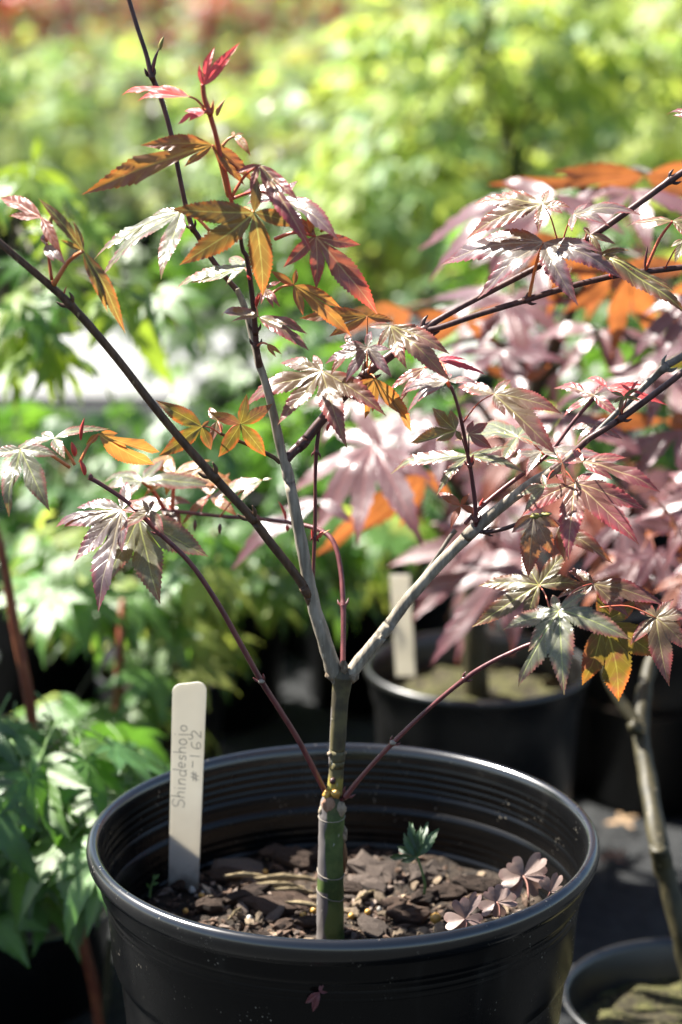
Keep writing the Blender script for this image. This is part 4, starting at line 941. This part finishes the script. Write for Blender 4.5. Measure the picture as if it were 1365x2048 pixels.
mb.build('trunk', M['bark_green'], pt)
def big(c, tips, face, mat, dy, **kw):
    kw.setdefault('width', .14)
    if mat == 'rusty': face = 90; kw['side'] = 12
    return H(pt, c, tips, face, mat, dy, seg=18, cols=3, maxlen=.16, bump=.006, **kw)
big((748, 892), [(568, 965), (606, 1046), (700, 1060), (836, 1048), (856, 950), (660, 850)], 44, 'purple', .34)
big((850, 940), [(638, 1124), (720, 1075), (800, 1060), (900, 1000)], 58, 'rusty', .38)
big((1110, 385), [(812, 442), (838, 508), (960, 540), (1240, 450), (1000, 360)], 42, 'purple', .40)
big((1290, 352), [(1118, 348), (1000, 385), (1190, 380), (1440, 330), (1400, 400)], 34, 'rusty', .44)
big((1270, 380), [(1090, 400), (1150, 470), (1300, 480), (1440, 420)], 36, 'purple', .42)
big((1260, 520), [(1140, 640), (1215, 720), (1330, 690), (1400, 560), (1130, 540)], 64, 'rusty', .42)
big((1130, 480), [(1040, 560), (1100, 640), (1200, 600), (1010, 480)], 60, 'rusty', .45)
big((1400, 590), [(1252, 698), (1312, 700), (1420, 720), (1280, 620)], 50, 'purple', .36)
big((1010, 600), [(845, 570), (800, 650), (960, 690), (1080, 640), (1160, 590)], 36, 'purple', .46)
big((930, 640), [(812, 632), (840, 700), (1000, 700), (1010, 620)], 45, 'rusty', .44)
big((1000, 700), [(850, 700), (900, 780), (1060, 790), (1130, 720)], 36, 'purple', .42)
big((1330, 742), [(1085, 778), (1170, 820), (1300, 840), (1450, 800), (1200, 730)], 34, 'purple', .38)
big((1200, 660), [(1060, 650), (1120, 740), (1260, 760), (1330, 680)], 44, 'purple', .46)
big((1120, 830), [(950, 840), (1000, 920), (1150, 930), (1290, 880)], 38, 'purple', .36)
big((880, 860), [(770, 840), (760, 920), (860, 960), (1000, 900), (960, 830)], 38, 'purple', .36)
big((1060, 1118), [(786, 1168), (832, 1284), (960, 1230), (1010, 1290), (900, 1120)], 56, 'purple', .34)
big((1000, 1010), [(870, 1040), (900, 1110), (1040, 1120), (1120, 1040)], 45, 'purple', .40)
big((1250, 1040), [(1150, 1120), (1230, 1170), (1330, 1160), (1400, 1060)], 60, 'purple', .30)
big((1420, 990), [(1308, 1105), (1260, 1010), (1330, 940), (1400, 1120)], 52, 'purple', .26)
big((1360, 860), [(1170, 915), (1240, 960), (1380, 980), (1440, 900)], 44, 'purple', .34)
big((1330, 840), [(1180, 850), (1400, 830), (1420, 880)], 50, 'rusty', .40)
big((700, 800), [(600, 810), (640, 880), (760, 880), (800, 800)], 40, 'purple', .48)
big((640, 1000), [(560, 1010), (440, 1100), (700, 1040)], 45, 'purple', .30)
big((1040, 760), [(980, 830), (1070, 840), (1110, 740), (960, 730)], 55, 'rusty', .44)
rr = random.Random(5)
for i in range(34):
    px, py = rr.uniform(800, 1500), rr.uniform(470, 1150)
    if px < 950 and py < 560: continue
    leaf_obj(pt, 'purple', P(px, py, rr.uniform(.5, .75)), rr.uniform(-pi, 0) if rr.random() < .8 else rr.uniform(0, pi), rr.uniform(.05, .8), rr.uniform(-.5, .5), rr.uniform(.055, .085))

lab = thing('plant_label', P(812, 1345, .50)); tag(lab, 'blurred cream label stake standing in the small pot behind', 'plant label')
a, b = P(812, 1352, .50), P(800, 1150, .47); mb = MB()
wv = Vector((.0075, 0, 0)); tv = Vector((0, .0005, 0))
mb.add([a - wv - tv, a + wv - tv, b + wv - tv, b - wv - tv, a - wv + tv, a + wv + tv, b + wv + tv, b - wv + tv], [(0, 1, 2, 3), (7, 6, 5, 4), (0, 4, 5, 1), (1, 5, 6, 2), (2, 6, 7, 3), (3, 7, 4, 0)])
mb.build('stake', M['tag'], lab, smooth=False)

# --- lower right pot with the knobbly trunk
q = P(1392, 1990, .17); small_pot(q.x, .17, .086, max(.06, q.z), 'black pot cut off by the lower corner of the picture beside the foreground pot', None, 'moss', .72)
kt = thing('knobbly_maple', (q.x, .17, .07)); tag(kt, 'olive knobbly maple trunk rising from the corner pot', 'tree')
stem(kt, 'trunk', [(1392, 1985, .17, 44), (1362, 1860, .18, 43), (1330, 1740, .19, 41), (1318, 1690, .19, 40), (1296, 1560, .23, 36), (1282, 1460, .26, 35), (1290, 1380, .28, 30), (1310, 1300, .30, 27), (1350, 1180, .32, 22), (1400, 1050, .34, 17)], M['bark_green'], 16, 6, (), .25)
stem(kt, 'branch', [(1282, 1455, .26, 28), (1240, 1400, .27, 24), (1215, 1340, .28, 22), (1225, 1250, .29, 18)], M['bark_green'], 12, 5)
px_lump(kt, 'knob', 1272, 1455, .25, 30, 30, 'bark_green', 51, .6); px_lump(kt, 'knob', 1318, 1702, .18, 40, 24, 'bark_green', 52, .7)
for i in range(16):
    leaf_obj(kt, 'purple', P(rr.uniform(1240, 1480), rr.uniform(1010, 1190), rr.uniform(.22, .34)), rr.uniform(-pi, pi), rr.uniform(.1, .9), rr.uniform(-.5, .5), rr.uniform(.035, .05))
# --- left plants: near red-stemmed maple with drooping green leaves
b3 = P(70, 1880, .36)
small_pot(b3.x - .02, .36, .085, .075, 'low black pot in the lower left corner under drooping green leaves', None, 'soil', .8)
rr = random.Random(11); tw = []
tpts = [Vector((b3.x, .36, .06)), P(66, 1700, .34), P(65, 1540, .33), P(62, 1420, .33), P(30, 1250, .33), P(0, 1090, .33), P(-60, 900, .33)]
for i in range(20):
    px, py = rr.uniform(-60, 330), rr.uniform(1480, 1800)
    if px > 160 and py > 1720: continue
    tw.append((rr.uniform(.2, .45), P(px, py, rr.uniform(.16, .36))))
for px, py in ((40, 1450), (130, 1490), (-30, 1430), (190, 1540), (60, 1640), (30, 1800), (140, 1600), (250, 1560)): tw.append((.42, P(px, py, .26)))
bg_tree('green_maple', (b3.x, .36, .06), tpts, tw, 'green', 'green maple with a thick reddish stem at the left edge, leaves drooping low', None, .056, 'bark_redbrown', 1, .5, 3, .0052, .0014, (.2, 1.0))
stm = thing('bare_stem', P(190, 2000, .30)); tag(stm, 'forked bare brown stem in the dark gap left of the foreground pot', 'tree')
stem(stm, 'trunk', [(205, 2080, .30, 24), (190, 1980, .30, 24), (165, 1880, .30, 22), (150, 1780, .30, 18)], M['bark_redbrown'], 10, 5, (1,))
stem(stm, 'branch', [(203, 2060, .30, 18), (215, 1960, .30, 16), (222, 1880, .30, 15)], M['bark_green'], 10, 5)

# --- mid-left red-stemmed green maples
for i, (px0, px1, ptop, dyy, lab_, kind, blobs) in enumerate([
    (240, 236, 1130, .62, 'bright green maple with a red stem, behind the plant label', 'bright', [((90, 420), (1060, 1270), 40), ((120, 340), (1340, 1440), 5)]),
    (330, 430, 1060, .78, 'green maple with slanting red stems left of the sapling trunk', 'bright', [((330, 740), (1030, 1200), 40), ((300, 460), (1290, 1400), 4)])]):
    rr = random.Random(30 + i); base = P(px0, 1490, dyy); base.z = .09
    tpts = [base, P(px0 + 2, 1420, dyy), P((px0 + px1) / 2, 1320, dyy), P(px1, 1220, dyy), P(px1 + 4, ptop, dyy)]
    tw = []
    for (xa, xb), (ya, yb), cnt in blobs:
        for j in range(cnt): tw.append((rr.uniform(.5, 1), P(rr.uniform(xa, xb), rr.uniform(ya, yb), dyy + rr.uniform(-.12, .1))))
    small_pot(base.x, dyy, .06, .10, ('small black pot under the bright green maple behind the plant label', 'small black pot under the slanting-stemmed green maple')[i])
    gm = bg_tree('green_maple', tuple(base), tpts, tw, kind, lab_, None, .046, 'bark_redbrown', 1, .5, 40 + i, .0045, .0014, (.1, .9))
    st_ = [[(232, 1510, .50, 20), (236, 1400, .50, 18), (240, 1300, .50, 16), (246, 1200, .52, 12)]] if i == 0 else [[(296, 1500, .62, 18), (330, 1400, .62, 16), (366, 1290, .62, 14), (380, 1200, .64, 10)], [(430, 1240, .64, 12), (420, 1140, .64, 11), (432, 1060, .64, 9)]]
    for q_ in st_: stem(gm, 'branch', q_, M['bark_redbrown'], 10, 6, (1, 2))
# left edge: lime leaved spray and dark leaves
rr = random.Random(61); base = P(-190, 1200, .75); base.z = .10
tw = [(rr.uniform(.4, 1), P(rr.uniform(-120, 150), rr.uniform(300, 760), .62 + rr.uniform(-.12, .14))) for j in range(7)] + [(.8, P(x, y, .55)) for x, y in ((230, 590), (150, 450), (60, 370), (40, 620), (290, 590), (90, 700))]
small_pot(base.x, .75, .08, .12, 'black pot out of sight under the lime maple at the left edge')
bg_tree('lime_maple', tuple(base), [base, P(-50, 950, .72), P(-30, 750, .68), P(20, 560, .66), P(40, 420, .66)], tw, 'spray', 'lime green maple spraying in from the left edge at mid height', None, .046, 'bark_green', 1, .6, 62, .006, .002, (.2, 1.2))
lm = [o for o in COL.objects if o.name.startswith('lime_maple')][0]
for c, tips, f in [((240, 585), [(378, 583), (347, 785), (100, 640), (176, 715), (205, 470)], 62), ((70, 330), [(-20, 470), (80, 262), (135, 480), (190, 420), (-30, 360)], 66)]:
    H(lm, c, tips, f + 22, 'spring', .74, seg=16, width=.14, maxlen=.14, side=10)
rr = random.Random(71); base = P(60, 1230, 1.0); base.z = .1
tw = [(rr.uniform(.3, 1), P(rr.uniform(-60, 420), rr.uniform(825, 1130), 1.0 + rr.uniform(-.2, .2))) for j in range(52)]
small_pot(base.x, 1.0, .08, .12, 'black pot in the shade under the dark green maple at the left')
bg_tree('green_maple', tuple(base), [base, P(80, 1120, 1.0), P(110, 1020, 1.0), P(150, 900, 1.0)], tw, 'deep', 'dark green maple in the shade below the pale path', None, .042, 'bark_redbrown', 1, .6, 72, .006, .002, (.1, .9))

# dark pots standing in the shade behind the foreground pot
for i, (px, py, dyy, R0, H0) in enumerate([(420, 1440, .95, .085, .17), (1180, 1330, .80, .085, .17), (760, 1250, 1.0, .085, .17), (560, 1240, 1.2, .085, .17), (1330, 1380, .75, .085, .17)]):
    p = P(px, py, dyy); small_pot(p.x, dyy, R0, H0, ('black pot in the shade between the red-stemmed green maples', 'black pot in the dark just beyond the small weathered pot', 'black pot half seen left of the small weathered pot', 'black pot deep in the shade behind the sapling fork', 'black pot in the dark behind the olive knobbly trunk')[i], 'dark pots behind the foreground pot', 'soil', .55)

# --- crowns that merge into the blurred mass beyond
def far_leaf_set(kind_mats, angs, lens, width, droop, seed):
    out = []
    for s in range(3):
        rr2 = random.Random(seed + s); lobes = []
        for a, l in zip(angs, lens):
            lobes.append((radians(a + rr2.uniform(-5, 5)), l * rr2.uniform(.9, 1.08)))
            if a: lobes.append((radians(-a + rr2.uniform(-5, 5)), l * rr2.uniform(.9, 1.08)))
        m2 = MB(); leaf_geo(m2, lobes, seg=4, cols=1, width=width, droop=droop, fold=.2, curl=.4, seed=seed + s, serr=0, bump=0); out.append(m2)
    return out
FAR = far_leaf_set(None, (0, 42, 84), (1, .9, .6), .17, .5, 300)
def far_tree(x, y, h, rx, zc, rz, nleaf, lsize, mats, weights, label, group, seed, cat='tree', pot_=True, wood='bark_green', R0=.10, H0=.18):
    rr2 = random.Random(seed)
    if pot_: small_pot(x, y, R0, H0, ('black pot under the ' + label) if not group else 'black pot under the nearest row of far maples', 'pots under the far maples')
    root = thing('maple_tree', (x, y, H0 * .8)); tag(root, label, cat, group)
    mb = MB(); z0 = H0 * .75 if pot_ else 0; tpts = [Vector((x, y, z0)), Vector((x + rr2.uniform(-.03, .03), y, z0 + (h - z0) * .4)), Vector((x + rr2.uniform(-.05, .05), y + rr2.uniform(-.04, .04), z0 + (h - z0) * .9))]
    tube(mb, tpts, [.008, .006, .003], 7, 5)
    crown = MB(); centers = []
    for i in range(max(8, nleaf // 16)):
        c = blob(rr2, (x, y, zc), (rx, rx, rz)); centers.append(c)
        a = tpts[1].lerp(tpts[2], rr2.random()); tube(mb, [a, a.lerp(c, .5) + Vector((0, 0, .02)), c], [.0028, .002, .001], 5, 3)
    for i in range(nleaf):
        c = centers[i % len(centers)]; p = c + Vector((rr2.gauss(0, .042), rr2.gauss(0, .042), rr2.gauss(0, .03)))
        az = atan2(p.y - c.y, p.x - c.x) + rr2.uniform(-.6, .6); pit = rr2.uniform(-.1, 1.1)
        d = Vector((cos(az) * cos(pit), sin(az) * cos(pit), -sin(pit))); n = Vector((0, 0, 1)); n = (n - d * n.dot(d)).normalized()
        n = Matrix.Rotation(rr2.uniform(-.6, .6), 3, d) @ n
        Wm = frame(p, d, n) @ Matrix.Scale(lsize * rr2.uniform(.65, 1.25), 4)
        src = FAR[rr2.randrange(3)]; mi = rr2.choices(range(len(mats)), weights)[0]
        b0 = crown.add([Wm @ Vector(v) for v in src.v], src.f, mi)
        for k2, u in src.uv.items(): crown.uv[b0 + k2] = u
    mb.build('trunk', M[wood], root); crown.build('crown', [M[m_] for m_ in mats], root)
    return root
GT = 'green maples massed beyond the path'
k = 0
rr = random.Random(99)
for row, (y, n, h) in enumerate([(3.45, 5, .62), (3.95, 5, .68), (4.6, 6, .72), (5.3, 6, .78), (6.2, 7, .84), (7.4, 8, .95)]):
    half = .19 * (y + 1.16)
    for i in range(n):
        x = -half + 2 * half * (i + .5) / n + rr.uniform(-.06, .06); k += 1
        hh = h * rr.uniform(.9, 1.08); ls = .034 if row < 3 else .042
        if x < .1: hh = min(hh, (.50, .47, .45, .62, .7, .8)[row] * rr.uniform(.94, 1.04))
        if row >= 3 and x < .02 and rr.random() < .9:
            far_tree(x, y, hh, .26, hh * .66, hh * .34, 420, ls, ['red', 'fresh', 'silver'], [.5, .35, .15], 'reddish maple showing near the top edge among the far green ones', 'far red maples', 500 + k, R0=.12, H0=.2, pot_=False)
        else:
            far_tree(x, y, hh, .24 if row < 3 else .30, hh * .56, hh * .44, 520, ls, ['fresh', 'lime', 'silver', 'green'], [.45, .25, .2, .1] if x < .1 else [.25, .6, .1, .05], 'leafy green maple in the far massed rows beyond the path', GT, 500 + k, R0=.12, H0=.2, pot_=row == 0)
# nearer lime maples filling the upper right and the middle
for j, (x, y, h, rx, zc, rz, nl, ls, mats, wts, lab_) in enumerate([
    (.20, 1.75, .74, .21, .52, .23, 480, .047, ['lime', 'fresh'], [.65, .35], 'lime maple with long drooping leaves high behind the right branches'),
    (.50, 1.9, .76, .22, .52, .24, 480, .047, ['lime', 'fresh'], [.6, .4], 'lime maple at the upper right edge behind the purple leaves'),
    (.02, 2.0, .62, .17, .42, .20, 380, .040, ['fresh', 'lime', 'silver'], [.5, .3, .2], 'fresh green maple behind the middle of the sapling'),
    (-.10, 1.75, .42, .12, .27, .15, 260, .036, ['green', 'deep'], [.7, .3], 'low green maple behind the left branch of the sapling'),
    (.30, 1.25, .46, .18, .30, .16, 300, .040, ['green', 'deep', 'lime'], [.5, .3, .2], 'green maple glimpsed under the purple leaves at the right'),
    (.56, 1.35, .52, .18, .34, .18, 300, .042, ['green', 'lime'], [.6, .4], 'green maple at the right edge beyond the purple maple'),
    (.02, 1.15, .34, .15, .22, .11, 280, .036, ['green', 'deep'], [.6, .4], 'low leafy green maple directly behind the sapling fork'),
    (-.50, .40, .64, .14, .48, .15, 330, .045, ['green', 'deep'], [.6, .4], 'unseen green maple added past the left edge to shade its low neighbour'),  # out of view, added only to cast shade on the low left plant
    (-.62, 1.9, .66, .16, .44, .22, 340, .044, ['lime', 'green'], [.5, .5], 'yellow-green maple beyond the left edge spray')]):
    far_tree(x, y, h, rx, zc, rz, nl, ls, mats, wts, lab_, None, 900 + j, R0=.09, H0=.16)
